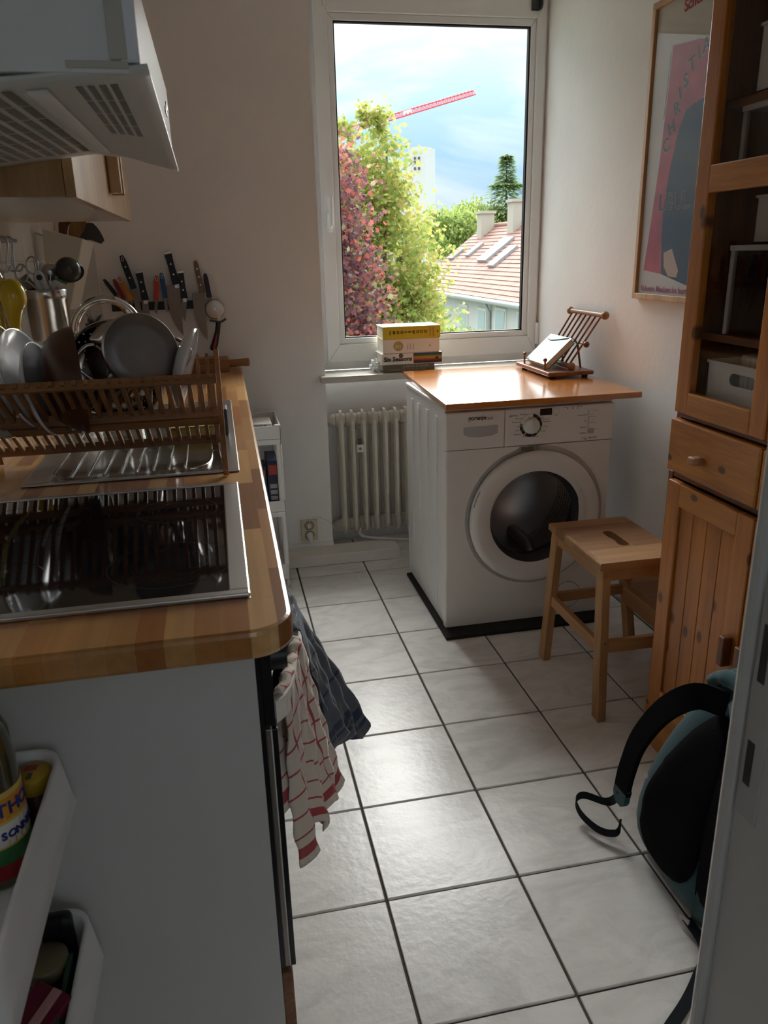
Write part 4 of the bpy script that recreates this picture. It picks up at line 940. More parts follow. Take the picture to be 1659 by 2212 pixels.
for lab, x0, x1, y0, y1, h, acc in (('navy carton with orange panel on the trolley middle tray', -.155, -.115, -.385, -.26, .19, (.5, .12, .03)), ('taller navy carton with red print beside it on the trolley', -.110, -.065, -.375, -.20, .21, (.42, .05, .04))):
    c = thing('food_carton', lab, 'carton', ((x0+x1)/2, (y0+y1)/2, .352)); MB().box(x0, x1, y0, y1, .3515, .352+h, .001).build('box', M_navy, c)
    MB().box(x0+.006, x1-.006, y0-.0006, y0, .352+h*.72, .352+h*.92).build('print_panel', mat('print_%s' % lab[:6], acc, .5), c)
    for k in range(4): MB().box(x0+.008, x1-.008, y0-.0006, y0, .352+.015+k*.026, .352+.033+k*.026).build('text_panel', mat('carton_grey', (.35, .36, .38), .6), c)
pk = thing('paper_packet', 'white paper packet with barcode on the trolley top tray', 'packet', (-.11, -.28, .662)); MB().box(-.155, -.075, -.34, -.20, .6615, .712, .006).build('packet', M_whc, pk)
for k in range(12): MB().box(-.150+k*.0045, -.150+k*.0045+.002+.001*(k % 2), -.3408, -.3398, .675, .708).build('bar_stripe', M_ink, pk)
yb = thing('spice_tin', 'small tin with yellow lid on the trolley top tray', 'tin', (-.175, -.37, .662)); MB().cyl((-.175, -.37, .6615), (-.175, -.37, .715), .020, n=18).build('tin', mat('tin_red', (.25, .03, .02), .4), yb); MB().cyl((-.175, -.37, .715), (-.175, -.37, .738), .021, n=18).build('lid', mat('tin_yellow', (.6, .36, .02), .4), yb)
# ================================================================== dish rack and what stands in it
M_rack = wood('rack_bamboo', '#a5744a', '#76502e', 'Z', 18, .5, bumps=.1)
M_rackx = wood('rack_rail', '#a5744a', '#76502e', 'X', 18, .5, bumps=.1)
rk = thing('dish_rack', 'folding wooden dish rack with slanted slats beside the steel sink', 'dish rack', (-.53, -1.70, WZ))
rx0, rx1 = -.815, -.268
# frame A leans towards the camera at the top, its foot stands at the back; frame B crosses it
At, Ab = Vector((0, -1.86, 1.128)), Vector((0, -1.605, .945)); Bt, Bm, Bb = Vector((0, -1.545, 1.14)), Vector((0, -1.715, 1.024)), Vector((0, -1.835, .9175))
def at_x(v, x): return Vector((x, v.y, v.z))
for k in range(24):
    x = rx1-.012-k*.0222
    MB().bar(at_x(At+Vector((0, -.008, .008)), x), at_x(Ab, x), .0082, .010).build('slat', M_rack, rk)
    MB().bar(at_x(Bt, x-.009), at_x(Bm, x-.009), .0082, .010).build('slat', M_rack, rk)
def rail(v, w, t, up, x0=rx0, x1=rx1): MB().bar(at_x(v, x0), at_x(v, x1), w, t, up, .001).build('rail', M_rackx, rk)
rail(At, .010, .020, (0, .5, .85)); rail(Vector((0, -1.735, 1.036)), .010, .024, (0, .3, .9), rx0, rx1+.004); rail(Ab, .010, .020, (0, .4, .9)); rail(Bm+Vector((0, .0, -.012)), .010, .018, (0, -.4, .9)); rail(Bt+Vector((0, -.012, -.012)), .010, .018, (0, -.4, .9))
for x in (rx1+.002, rx0-.002):
    MB().bar(at_x(Bt+Vector((0, .008, .006)), x), at_x(Bb, x), .012, .018, bev=.001).build('end_bar', M_rack, rk)
    MB().bar(at_x(At, x-.013 if x > -.5 else x+.013), at_x(Ab+Vector((0, .005, -.005)), x-.013 if x > -.5 else x+.013), .012, .016, bev=.001).build('end_bar', M_rack, rk)
for x in (-.287, -.785): MB().bar((x, -1.600, .952), (x, -1.585, .9165), .016, .016, bev=.001).build('foot', M_rack, rk)

M_porc = mat('white_porcelain', (.74, .74, .75), .12, coat=.3); M_rimy = mat('yellow_glaze', (.66, .58, .12), .2, coat=.3)
def disc_M(c, n_):
    z = Vector(n_).normalized(); x = z.orthogonal().normalized(); y = z.cross(x); M = Matrix((x, y, z)).transposed().to_4x4(); M.translation = Vector(c); return M
def plate(label, c, n_, r, rim=None, depth=.02, deep=False):
    t = thing('plate', label, 'plate', c, 0, 'plates in the dish rack'); M = disc_M(c, n_)
    prof = [(0, -.002), (r*.58, -.002), (r*.66, .002), (r*.97, depth-.003)]; back = [(r, depth+.001), (r*.985, depth-.007), (r*.66, -.006), (r*.56, -.010), (r*.52, -.006), (0, -.006)]
    MB().lathe(prof+back, M, 48).build('dish', M_porc, t)
    if rim: MB().lathe([(r*.955, depth-.0025), (r*.975, depth+.0005), (r*1.004, depth+.0015), (r*.992, depth-.006)], M, 48).build('rim', rim, t)
    return t
plate('large white plate with yellow rim at the left end of the dish rack', (-.742, -1.71, 1.125), (.955, -.28, .10), .124, M_rimy)
plate('white plate standing second from the left in the dish rack', (-.688, -1.68, 1.118), (.955, -.20, .22), .112)
plate('white soup plate with thin rim next to the wooden bowl', (-.657, -1.685, 1.096), (.965, -.12, .18), .104)
plate('white plate standing edge-on right of the steel pot', (-.347, -1.69, 1.134), (.95, -.08, -.28), .092)
wb = thing('wooden_bowl', 'dark wooden bowl standing on edge in the dish rack', 'bowl', (-.60, -1.69, 1.10))
Mw = disc_M((-.565, -1.675, 1.112), (.975, .20, .02))
MB().lathe([(.118, 0), (.116, -.02), (.106, -.045), (.085, -.065), (.05, -.076), (0, -.078), (0, -.070), (.045, -.068), (.078, -.058), (.098, -.04), (.108, -.018), (.111, 0), (.118, 0)], Mw, 40).build('bowl', wood('dark_walnut', '#5a3320', '#341b0f', 'Z', 8, .35, coat=.2), wb)
M_pot = mat('pot_steel', (.55, .54, .52), .16, 1); M_potb = mat('pot_base_steel', (.25, .23, .22), .45, .9, bump=.15, bscale=14, var=.25, vscale=9)
pot = thing('cooking_pot', 'steel pot with wire handle, base turned to the camera in the rack', 'pot', (-.43, -1.66, 1.16))
pax = Vector((.40, -.88, .23)).normalized(); pc0 = Vector((-.418, -1.755, 1.180)); Mp = disc_M(pc0, pax)
MB().lathe([(.078, -.001), (.0815, -.006), (.083, -.012), (.086, -.105), (.089, -.108), (.087, -.110), (.083, -.106), (.080, -.014), (.076, -.010), (0, -.010)], Mp, 48).build('pot_body', M_pot, pot)
MB().lathe([(0, .0), (.05, .0), (.0785, -.0005), (.080, -.004)], Mp, 48).build('pot_base', M_potb, pot)
side = pax.cross(Vector((0, 0, 1))).normalized(); upv = side.cross(pax).normalized()
hl = -side if side.x > 0 else side
for sg, vis_ in ((1, True), (-1, False)):
    h0 = pc0-pax*.055+hl*sg*.083; hh = [h0+upv*.028, h0+hl*sg*.018+upv*.026, h0+hl*sg*.042+upv*.006, h0+hl*sg*.044-upv*.014, h0+hl*sg*.018-upv*.044, h0-upv*.048]
    MB().tube(smooth_path(hh, 5), .0042, 8).build('handle', M_pot, pot)
pn = thing('steel_sieve', 'round steel sieve bowl half hidden behind the pot in the rack', 'sieve', (-.48, -1.60, 1.13))
Mn = disc_M((-.49, -1.625, 1.125), (.45, -.86, .25))
MB().lathe([(.112, 0), (.115, .002), (.112, .004), (.106, -.02), (.09, -.045), (.06, -.06), (0, -.066)], Mn, 40).build('bowl', M_pot, pn)
mb = MB()
for i in range(5):
    for j in range(18):
        a = j*2*PI/18+i*.17; r, z = ((.104, -.022), (.097, -.034), (.088, -.0465), (.074, -.054), (.058, -.0605))[i]
        c = Mn @ Vector((r*math.cos(a), r*math.sin(a), z)); mb.ball(c, .0022, 6)
o = mb.build('holes', mat('sieve_hole', (.8, .8, .8), .3, 1), pn); o['kind'] = 'stuff'
br_ = thing('bottle_brush', 'black bottle brush standing between bowl and pot', 'brush', (-.545, -1.58, 1.06))
bc0, bc1 = Vector((-.552, -1.58, 1.02)), Vector((-.535, -1.57, 1.232)); mb = MB(); ax = (bc1-bc0).normalized(); ra = ax.orthogonal().normalized(); rb2 = ax.cross(ra); rn = random.Random(4)
for k in range(900):
    t = rn.uniform(.55, 1.0); a = rn.uniform(0, 2*PI); L_ = .019*(1 if t < .97 else .8); p = bc0+(bc1-bc0)*t; q = p+(ra*math.cos(a)+rb2*math.sin(a))*L_+ax*rn.uniform(-.002, .006)*(1+4*(t > .96)); sd = ax*.0006
    mb.add([p-sd, p+sd, q+sd, q-sd], [(0, 1, 2, 3)])
o = mb.build('bristles', black_pl, br_); o['kind'] = 'stuff'
MB().cyl(bc0, bc1, .003, n=8).build('stem', black_pl, br_)

# under the rack: glasses, sponge
M_glass = glass_mat('drinking_glass', (.93, .95, .95), 1.1)
for lab, x in (('ribbed drinking glass under the rack left of the other glass', -.53), ('ribbed drinking glass under the rack beside the sponge', -.43)):
    g = thing('drinking_glass', lab, 'glass', (x, -1.52, WZ+.005), 0, 'glasses under the dish rack')
    pr_ = [(0, 0), (.030, 0), (.033, .004), (.038, .085), (.036, .085), (.031, .008), (0, .008)]
    mb = MB(); n = 40; vs_ = []
    for r, z in pr_: vs_ += [(x+(r*(1+.03*(j % 2 if .003 < z < .08 or r > .03 else 0)))*math.cos(2*PI*j/n), -1.52+(r*(1+.03*(j % 2)))*math.sin(2*PI*j/n), WZ+.0052+z) for j in range(n)]
    mb.add(vs_, [(i*n+j, i*n+(j+1) % n, (i+1)*n+(j+1) % n, (i+1)*n+j) for i in range(len(pr_)-1) for j in range(n)], True); mb.build('tumbler', M_glass, g)
sp_ = thing('sponge', 'yellow sponge lying behind the dish rack on the sink', 'sponge', (-.35, -1.43, WZ+.005)); MB().box(-.40, -.29, -1.46, -1.395, WZ+.0052, WZ+.032, .005, 3).build('foam', mat('sponge_yellow', (.72, .60, .22), .95, bump=.8, bscale=120), sp_); MB().box(-.40, -.29, -1.46, -1.395, WZ+.032, WZ+.038, .002).build('scourer', mat('scourer_olive', (.5, .42, .12), .95), sp_)
dc = MB().box(-.27, -.252, -1.44, -1.37, WZ+.0052, WZ+.075, .003).build('soap_block', mat('slate_block', (.07, .075, .08), .5), origin=(-.26, -1.4, WZ+.005)); tag(dc, 'small dark slate block beside the sponge on the sink', 'block')
# cutting board with handle at the far end of the worktop
cbd = thing('cutting_board', 'wooden cutting board with round handle lying at the far worktop end', 'cutting board', (-.30, -.12, WZ))
MB().box(-.52, -.225, -.205, -.068, WZ+.0006, WZ+.052, .006).build('board', wood('maple_board', '#a8764a', '#845530', 'X', 12, .5), cbd)
MB().tube(smooth_path([(-.235, -.125, WZ+.026), (-.20, -.125, WZ+.026), (-.17, -.125, WZ+.028), (-.145, -.125, WZ+.028), (-.137, -.125, WZ+.028)], 4), [.016]*5+[.015]*4+[.017]*3+[.018, .017, .014, .006, .003], 12).build('handle', MATS['maple_board'], cbd)

# ================================================================== hanging utensils on the left wall
rl = thing('utensil_rail', 'steel utensil rail on the tiled left wall', 'rail', (-.83, -1.2, 1.425))
RX = -.815
MB().tube([(RX, -1.75, 1.425), (RX, -.93, 1.425)], .0055, 10).build('bar', steel, rl)
for y in (-1.7, -.97): MB().tube([(RX, y, 1.425), (XL+.007, y, 1.425)], .006, 8).build('bracket', steel, rl)
def hook(y, drop, lab):
    P = [(RX+.003, y, 1.432), (RX-.006, y, 1.432), (RX-.008, y, 1.424), (RX+.002, y, 1.4325), (RX+.012, y, 1.425), (RX+.012, y, 1.42-drop*.5), (RX+.014, y, 1.42-drop), (RX+.028, y, 1.412-drop), (RX+.036, y, 1.424-drop)]
    o = MB().tube(smooth_path([(RX-.008, y, 1.418), (RX-.007, y, 1.430), (RX+.001, y, 1.4345), (RX+.010, y, 1.428), (RX+.012, y, 1.41), (RX+.004, y, 1.38), (RX-.0, y, 1.36), (RX+.006, y, 1.345), (RX+.02, y, 1.342), (RX+.03, y, 1.357)], 4), .0024, 6).build('s_hook', steel, origin=(RX, y, 1.425))
    tag(o, lab, 'hook', 'hooks on the utensil rail')
for y, lab in ((-1.20, 'nearest of the four steel hooks above the utensil pot'), (-1.17, 'second nearest steel hook above the utensil pot'), (-1.08, 'third steel hook on the rail above the utensil pot'), (-1.02, 'farthest steel hook near the end of the utensil rail')): hook(y, .06, lab)
up = thing('utensil_pot', 'steel pot of kitchen utensils hanging on the left wall', 'utensil pot', (-.745, -1.0, 1.142))
M_hang = mat('pot_hang_steel', (.60, .58, .55), .22, 1, bump=.05, bscale=80)
MB().lathe([(0, 0), (.057, 0), (.0595, .004), (.0625, .118), (.065, .120), (.065, .145), (.0635, .147), (.061, .145), (.058, .006), (0, .004)], Matrix.Translation((-.745, -1.0, 1.142)), 40).build('vessel', M_hang, up)
MB().tube([(-.80, -1.0, 1.28), (-.815, -1.0, 1.30), (RX+.004, -1.0, 1.432)], .0025, 6).build('hanger', steel, up)
def in_pot(name, lab, cat): return thing(name, lab, cat, (-.745, -1.0, 1.15), 0, None)
sc = in_pot('scissors', 'steel kitchen scissors standing handles up in the utensil pot', 'scissors')
for sx_, cx in ((-1, -.795), (1, -.765)):
    MB().tube([(cx+.016*math.cos(a*2*PI/18), -1.0+.004*sx_, 1.345+.010*sx_+.024*math.sin(a*2*PI/18)) for a in range(18)], .0028, 6, closed=True).build('finger_ring', steel, sc)
    MB().tube([(cx+.008, -1.0+.004*sx_, 1.325+.01*sx_), (-.762, -1.0, 1.29), (-.750-.012*sx_, -1.0, 1.17)], [.004, .005, .003], 6).build('blade', steel, sc)
bru = in_pot('pastry_brush', 'pastry brush with pale bristles at the left of the utensil pot', 'brush')
MB().bar((-.80, -.985, 1.325), (-.778, -.985, 1.292), .030, .012, (0, 1, 0)).build('bristles', mat('pale_bristle', (.42, .38, .27), .8, bump=.6, bscale=200, stretch=(8, 8, 1)), bru); MB().bar((-.778, -.985, 1.292), (-.745, -.985, 1.20), .026, .012, (0, 1, 0)).build('handle', mat('red_brown_wood', (.10, .035, .02), .4), bru)
op = in_pot('can_opener', 'white handled opener leaning in the utensil pot', 'opener')
MB().tube(smooth_path([(-.735, -1.02, 1.20), (-.745, -1.02, 1.27), (-.755, -1.02, 1.31), (-.752, -1.02, 1.332), (-.742, -1.02, 1.328), (-.735, -1.02, 1.30), (-.715, -1.02, 1.22)], 4), .0085, 8).build('handle', white_pl, op)
mb = MB().cyl((-.745, -1.035, 1.322), (-.745, -1.005, 1.322), .008, n=12); mb.build('pivot', M_ink, op)
pe = in_pot('peeler', 'small white handled peeler in the utensil pot', 'peeler'); MB().tube(smooth_path([(-.725, -1.0, 1.19), (-.718, -1.0, 1.27), (-.712, -1.0, 1.302), (-.704, -1.0, 1.304), (-.697, -1.0, 1.292)], 4), .009, 8).build('handle', white_pl, pe); MB().bar((-.73, -.99, 1.2), (-.737, -.99, 1.33), .004, .012).build('blade', steel, pe)
pcut = in_pot('dough_cutter', 'steel serrated dough cutter standing in the utensil pot', 'dough cutter')
MB().lathe([(0, -.001), (.024, -.001), (.024, .001), (0, .001)], disc_M((-.722, -.98, 1.335), (.25, -.95, 0)), 30).build('wheel', steel, pcut); MB().tube([(-.722, -.978, 1.335), (-.735, -.98, 1.27), (-.74, -.98, 1.18)], .004, 8).build('shaft', steel, pcut)
for k in range(18):
    a = k*2*PI/18; p = disc_M((-.722, -.98, 1.335), (.25, -.95, 0)) @ Vector((.0245*math.cos(a), .0245*math.sin(a), 0)); MB().ball(p, .0022, 6).build('tooth', chrome, pcut)
ld = in_pot('ladle', 'dark grey ladle leaning out of the utensil pot to the right', 'ladle')
M_lad = mat('grey_nylon', (.055, .055, .055), .22)
Ml = disc_M((-.664, -.985, 1.332), (.30, -.70, -.65))
MB().lathe([(.036, 0), (.037, .001), (.036, .002), (.033, -.012), (.024, -.024), (.012, -.030), (0, -.031)], Ml, 28).build('cup', M_lad, ld)
MB().lathe([(.036, 0), (.033, -.012), (.024, -.024), (0, -.031)], disc_M((-.668, -1.005, 1.342), (-.25, .8, -.3)), 28).build('cup_back', M_lad, ld)
MB().tube([(-.69, -.99, 1.318), (-.712, -.99, 1.30), (-.735, -.99, 1.20)], [.009, .007, .006], 8).build('stem', M_lad, ld)
gb = MB().bar((-.702, -1.012, 1.316), (-.676, -1.012, 1.302), .006, .004, (0, 1, 0)).build('green_clip', mat('green_plastic', (.03, .22, .05), .4), ld)
wh = in_pot('tongs', 'slim steel tongs upright in the utensil pot', 'tongs')
for dx in (-.006, .006): MB().tube([(-.757+dx*.3, -.99, 1.37), (-.752+dx, -.99, 1.30), (-.748+dx, -.99, 1.18)], .0035, 6).build('arm', steel, wh)
# lemon squeezer
ls = thing('lemon_squeezer', 'yellow lemon squeezer hanging at the left by the plates', 'squeezer', (-.77, -1.32, 1.2))
M_ls = mat('yellow_lacquer', (.60, .42, .01), .18, coat=.5)
def handle_(P, R): return MB().tube(smooth_path(P, 5), R, 12)
mb = MB(); mb.ball((-.758, -1.32, 1.283), .044, 20, (.75, .7, 1)); mb.build('cup', M_ls, ls)
MB().tube(smooth_path([(-.770, -1.32, 1.322), (-.785, -1.32, 1.328), (-.79, -1.32, 1.345)], 4), .006, 8).build('hinge', M_ls, ls)
N = 21; MB().tube(smooth_path([(-.760, -1.32, 1.262), (-.764, -1.32, 1.232), (-.764, -1.32, 1.19), (-.757, -1.32, 1.12), (-.752, -1.32, 1.06)], 5), [.028-.014*min(1, k/8) for k in range(N)], 12).build('handle', M_ls, ls)
MB().tube(smooth_path([(-.788, -1.32, 1.318), (-.800, -1.32, 1.27), (-.797, -1.32, 1.21), (-.782, -1.32, 1.13), (-.773, -1.32, 1.06)], 5), [.011]*N, 10).build('handle', M_ls, ls)
MB().tube([(-.79, -1.32, 1.345), (-.80, -1.32, 1.38), (RX+.004, -1.32, 1.432)], .0018, 6).build('hanging_wire', steel, ls)
# whisk tip in front of it
wk = thing('whisk', 'steel whisk handle hanging at the left edge above the squeezer', 'whisk', (-.79, -1.30, 1.33)); MB().tube([(-.802, -1.30, 1.40), (-.795, -1.30, 1.36), (-.778, -1.30, 1.31)], [.004, .005, .006], 8).build('handle', steel, wk)
for k in range(5): MB().tube([(-.778, -1.30, 1.31), (-.80+.006*(k-2), -1.29+.004*(k % 2), 1.25), (-.81+.003*(k-2), -1.29, 1.18)], .0009, 5).build('wire', steel, wk)
MB().tube([(-.802, -1.30, 1.40), (RX+.004, -1.30, 1.432)], .0015, 6).build('hanging_loop', steel, wk)
# white tapered holder with spatulas
th = thing('utensil_holder', 'tall white tapered holder with spatulas hanging near the wall corner', 'holder', (-.77, -.45, 1.2))
M_hold = mat('ivory_plastic', (.62, .61, .52), .35)
def quadprism(top, bot, y0, y1):
    P = [(top[0][0], y0, top[0][1]), (top[1][0], y0, top[1][1]), (bot[1][0], y0, bot[1][1]), (bot[0][0], y0, bot[0][1])]; return MB().prism(P, (0, y1-y0, 0), bev=.003)
quadprism(((-.818, 1.472), (-.690, 1.436)), ((-.832, 1.22), (-.765, 1.20)), -.50, -.43).build('holder_body', M_hold, th)
MB().prism([(-.6895, -.49, 1.436), (-.664, -.43, 1.424), (-.742, -.43, 1.20), (-.7645, -.49, 1.20)], (-.004, .012, 0)).build('holder_side', mat('ivory_lit', (.70, .68, .60), .35), th)  # side face in a paler copy of the ivory, its lit tone painted in
MB().tube([(-.80, -.44, 1.44), (XL+.008, -.44, 1.46)], .004, 6).build('hanger', steel, th)
for lab, P, m_, w, nm in (('brown wooden spoon head rising behind the white holder', [(-.765, -.46, 1.40), (-.755, -.46, 1.475), (-.745, -.46, 1.50), (-.735, -.46, 1.52)], wood('teak_spoon', '#6b3d20', '#42220f', 'Z', 20, .5), [.6, 1, 1.3, 1], 'wooden_spoon'), ('pale slotted wooden spatula rising behind the white holder', [(-.735, -.455, 1.38), (-.722, -.455, 1.45), (-.708, -.455, 1.48), (-.695, -.455, 1.52)], wood('pale_spatula', '#9a7040', '#7a5228', 'Z', 20, .5), [.6, 1.3, 1.7, 1.8], 'wooden_spatula'), ('black nylon spatula leaning right over the white holder', [(-.72, -.45, 1.36), (-.695, -.45, 1.445), (-.668, -.45, 1.46), (-.630, -.45, 1.425)], M_lad, [.4, 1.2, 2.1, .5], 'black_spatula')):
    o = MB().tube(smooth_path(P, 5), [w[min(3, int(k/5))]*(1-(k % 5)/5)+w[min(3, int(k/5)+1)]*((k % 5)/5) for k in range(16)], flat=(.030, .006, (0, 1, 0))).build(nm, m_, origin=P[0]); tag(o, lab, 'spatula')
# ================================================================== knives on the magnetic strip
YK = YW-.018
strip = MB().box(-.675, -.247, YW-.016, YW-.001, 1.163, 1.196, .001).build('knife_strip', mat('strip_black', (.012, .013, .016), .5), origin=(-.46, YW, 1.18)); tag(strip, 'black magnetic knife strip on the wall left of the window', 'magnetic strip')
M_blade = mat('knife_steel', (.22, .17, .13), .4, .8, bump=.05, bscale=120); M_riv = mat('rivet', (.7, .68, .62), .3, 1)
def knife(label, h0, h1, tip, hw, bw, hm, rivets=2, butt=None, shape='chef', back=1, hole=False):
    """h0 handle end, h1 handle/blade joint, tip: (x,z) on the wall; bw blade width; back: +1 spine on the right"""
    t = thing('kitchen_knife', label, 'knife', (h1[0], YK, h1[1]), 0, 'knives on the magnetic strip')
    A, B, Tp = [Vector((p[0], 0, p[1])) for p in (h0, h1, tip)]; d = (B-A).normalized(); s_ = Vector((-d.z, 0, d.x)); s_ = s_ if s_.x > 0 else -s_
    hwid = lambda f: hw*(1.0 if shape != 'chef' else (1.12-.3*math.sin(PI*min(1, f*1.1))*.6))
    L_, R_ = [], []
    for k in range(9):
        f = k/8; w = hwid(f)/2*(.55 if k == 0 and not butt else .85 if k == 1 and not butt else 1); p = A+(B-A)*f; L_.append(p-s_*w); R_.append(p+s_*w)
    P = L_+R_[::-1]; hd_ = MB().prism([(p.x, YK-.013, p.z) for p in P], (0, .013, 0), bev=.0012).build('handle', hm, t)
    e = Tp-B; n = 8; dl = e.normalized(); sl = Vector((-dl.z, 0, dl.x)); sl = sl if sl.x > 0 else -sl; sp, ed = [], []
    for k in range(n+1):
        f = k/n; c = B+e*f; full = bw*(1-f**3.2) if shape == 'chef' else bw*(1-f**5)
        sp.append(c+sl*back*(hw*.42*(1-f))); ed.append(c+sl*back*(hw*.42*(1-f)-full))
    P = [B+s_*back*hw*.35]+sp+ed[::-1]
    MB().prism([(p.x, YK-.0055, p.z) for p in sp+ed[:-1][::-1]], (0, .0022, 0)).build('blade', M_blade, t)
    bl = (B-A).length
    MB().bar((B-d*.001)+Vector((0, YK-.0065, 0)), (B+d*.014)+Vector((0, YK-.0065, 0)), hw*.6, .009, (0, 1, 0)).build('bolster', M_riv if butt else M_blade, t)
    for k in range(rivets):
        c = A+(B-A)*((k+1)/(rivets+1)); MB().cyl((c.x, YK-.0134, c.z), (c.x, YK-.0128, c.z), .0034, n=12).build('rivet', M_riv, hd_)
    if butt: MB().bar(A-d*.007+Vector((0, YK-.0065, 0)), A+d*.001+Vector((0, YK-.0065, 0)), hw*1.1, .0135, (0, 1, 0), .001).build('butt_cap', M_riv, t)
    if hole: c = A+d*.014; MB().tube([(c.x+.004*math.cos(a), YK-.0133, c.z+.0085*math.sin(a)) for a in [k*PI/6 for k in range(12)]], .0014, 6, closed=True).build('hanging_eye', M_riv, hd_)
    return t
hb = mat('knife_black', (.008, .009, .014), .45)
knife('short black handled knife leaning at the left end of the strip', (-.690, 1.291), (-.650, 1.226), (-.62, 1.15), .015, .016, hb, 0, shape='p')
knife('dark red handled knife second from the left on the strip', (-.652, 1.290), (-.622, 1.210), (-.60, 1.14), .017, .015, mat('knife_darkred', (.20, .012, .02), .45), 0, shape='p')
knife('orange handled knife with eye on the strip', (-.630, 1.298), (-.594, 1.206), (-.575, 1.13), .019, .016, mat('knife_orange', (.55, .20, .01), .45), 0, shape='p', hole=True)
knife('long black riveted bread knife standing high on the left', (-.612, 1.380), (-.578, 1.250), (-.548, 1.05), .024, .030, hb, 2, shape='p', hole=True)
knife('black riveted knife with steel butt left of the red one', (-.551, 1.312), (-.539, 1.204), (-.53, 1.08), .026, .026, hb, 2, True)
knife('bright red handled paring knife in the middle of the strip', (-.484, 1.299), (-.496, 1.202), (-.500, 1.145), .019, .013, mat('knife_red', (.55, .05, .03), .45), 0, shape='p', hole=True)
knife('blue handled paring knife beside the red one', (-.464, 1.309), (-.459, 1.210), (-.455, 1.152), .019, .014, mat('knife_blue', (.01, .08, .24), .45), 0, shape='p', hole=True)
knife('large broad chef knife with steel butt, tallest on the strip', (-.430, 1.382), (-.409, 1.262), (-.402, 1.056), .027, .052, hb, 2, True)
knife('small black riveted knife right of the large chef knife', (-.388, 1.307), (-.382, 1.206), (-.389, 1.112), .023, .022, hb, 2, True, back=1)
knife('broad chef knife with grey wooden handle and brown rivets', (-.325, 1.352), (-.308, 1.226), (-.304, 1.031), .022, .050, wood('grey_wood_handle', '#7d6a58', '#5f4e40', 'Z', 20, .6), 3)
knife('black handled knife at the right end of the strip', (-.291, 1.302), (-.281, 1.206), (-.270, 1.175), .020, .03, mat('knife_navy', (.012, .013, .03), .45), 0, shape='p')
pz = thing('pizza_cutter', 'pizza wheel with dark red and black handle hanging from the strip', 'pizza cutter', (-.263, YK, 1.158))
MB().lathe([(0, .001), (.036, .0012), (.040, 0), (.036, -.0012), (0, -.001)], Matrix.Translation((-.263, YK-.014, 1.158)) @ Matrix.Rotation(PI/2, 4, 'X'), 36).build('wheel', mat('wheel_steel', (.50, .42, .35), .35, 1), pz)
MB().tube(smooth_path([(-.263, YK-.018, 1.160), (-.252, YK-.019, 1.150), (-.248, YK-.018, 1.13), (-.254, YK-.016, 1.108)], 4), 1, flat=(.013, .003, (0, 1, 0))).build('fork', mat('fork_steel', (.55, .46, .38), .3, 1), pz)
MB().cyl((-.263, YK-.020, 1.160), (-.263, YK-.010, 1.160), .005, n=12).build('axle', M_riv, pz)
MB().tube(smooth_path([(-.290, YK-.015, 1.114), (-.268, YK-.015, 1.110), (-.245, YK-.015, 1.106), (-.222, YK-.015, 1.118)], 4), 1, flat=(.009, .010, (0, 1, 0))).build('guard', M_lad, pz)
hh_ = MB().tube([(-.254, YK-.015, 1.106), (-.262, YK-.015, 1.065), (-.276, YK-.015, 1.02), (-.286, YK-.015, .996), (-.288, YK-.015, .990)], [.010, .0105, .0135, .0145, .008], 14).build('handle', hb, pz)
MB().tube([(-.266, YK-.026, 1.06), (-.276, YK-.0275, 1.02), (-.284, YK-.028, .998)], [.003, .006, .0065], 10).build('grip_inlay', mat('inlay_red', (.22, .015, .04), .4), hh_)
cup_ = thing('glass_jar', 'clear glass jar on the worktop behind the steel pot', 'jar', (-.50, -.35, WZ)); MB().lathe([(0, 0), (.04, 0), (.042, .01), (.042, .20), (.036, .215), (.036, .225), (.038, .225), (.038, .21), (.040, .2), (.040, .012), (0, .006)], Matrix.Translation((-.50, -.35, WZ+.0005)), 28).build('jar', M_glass, cup_)

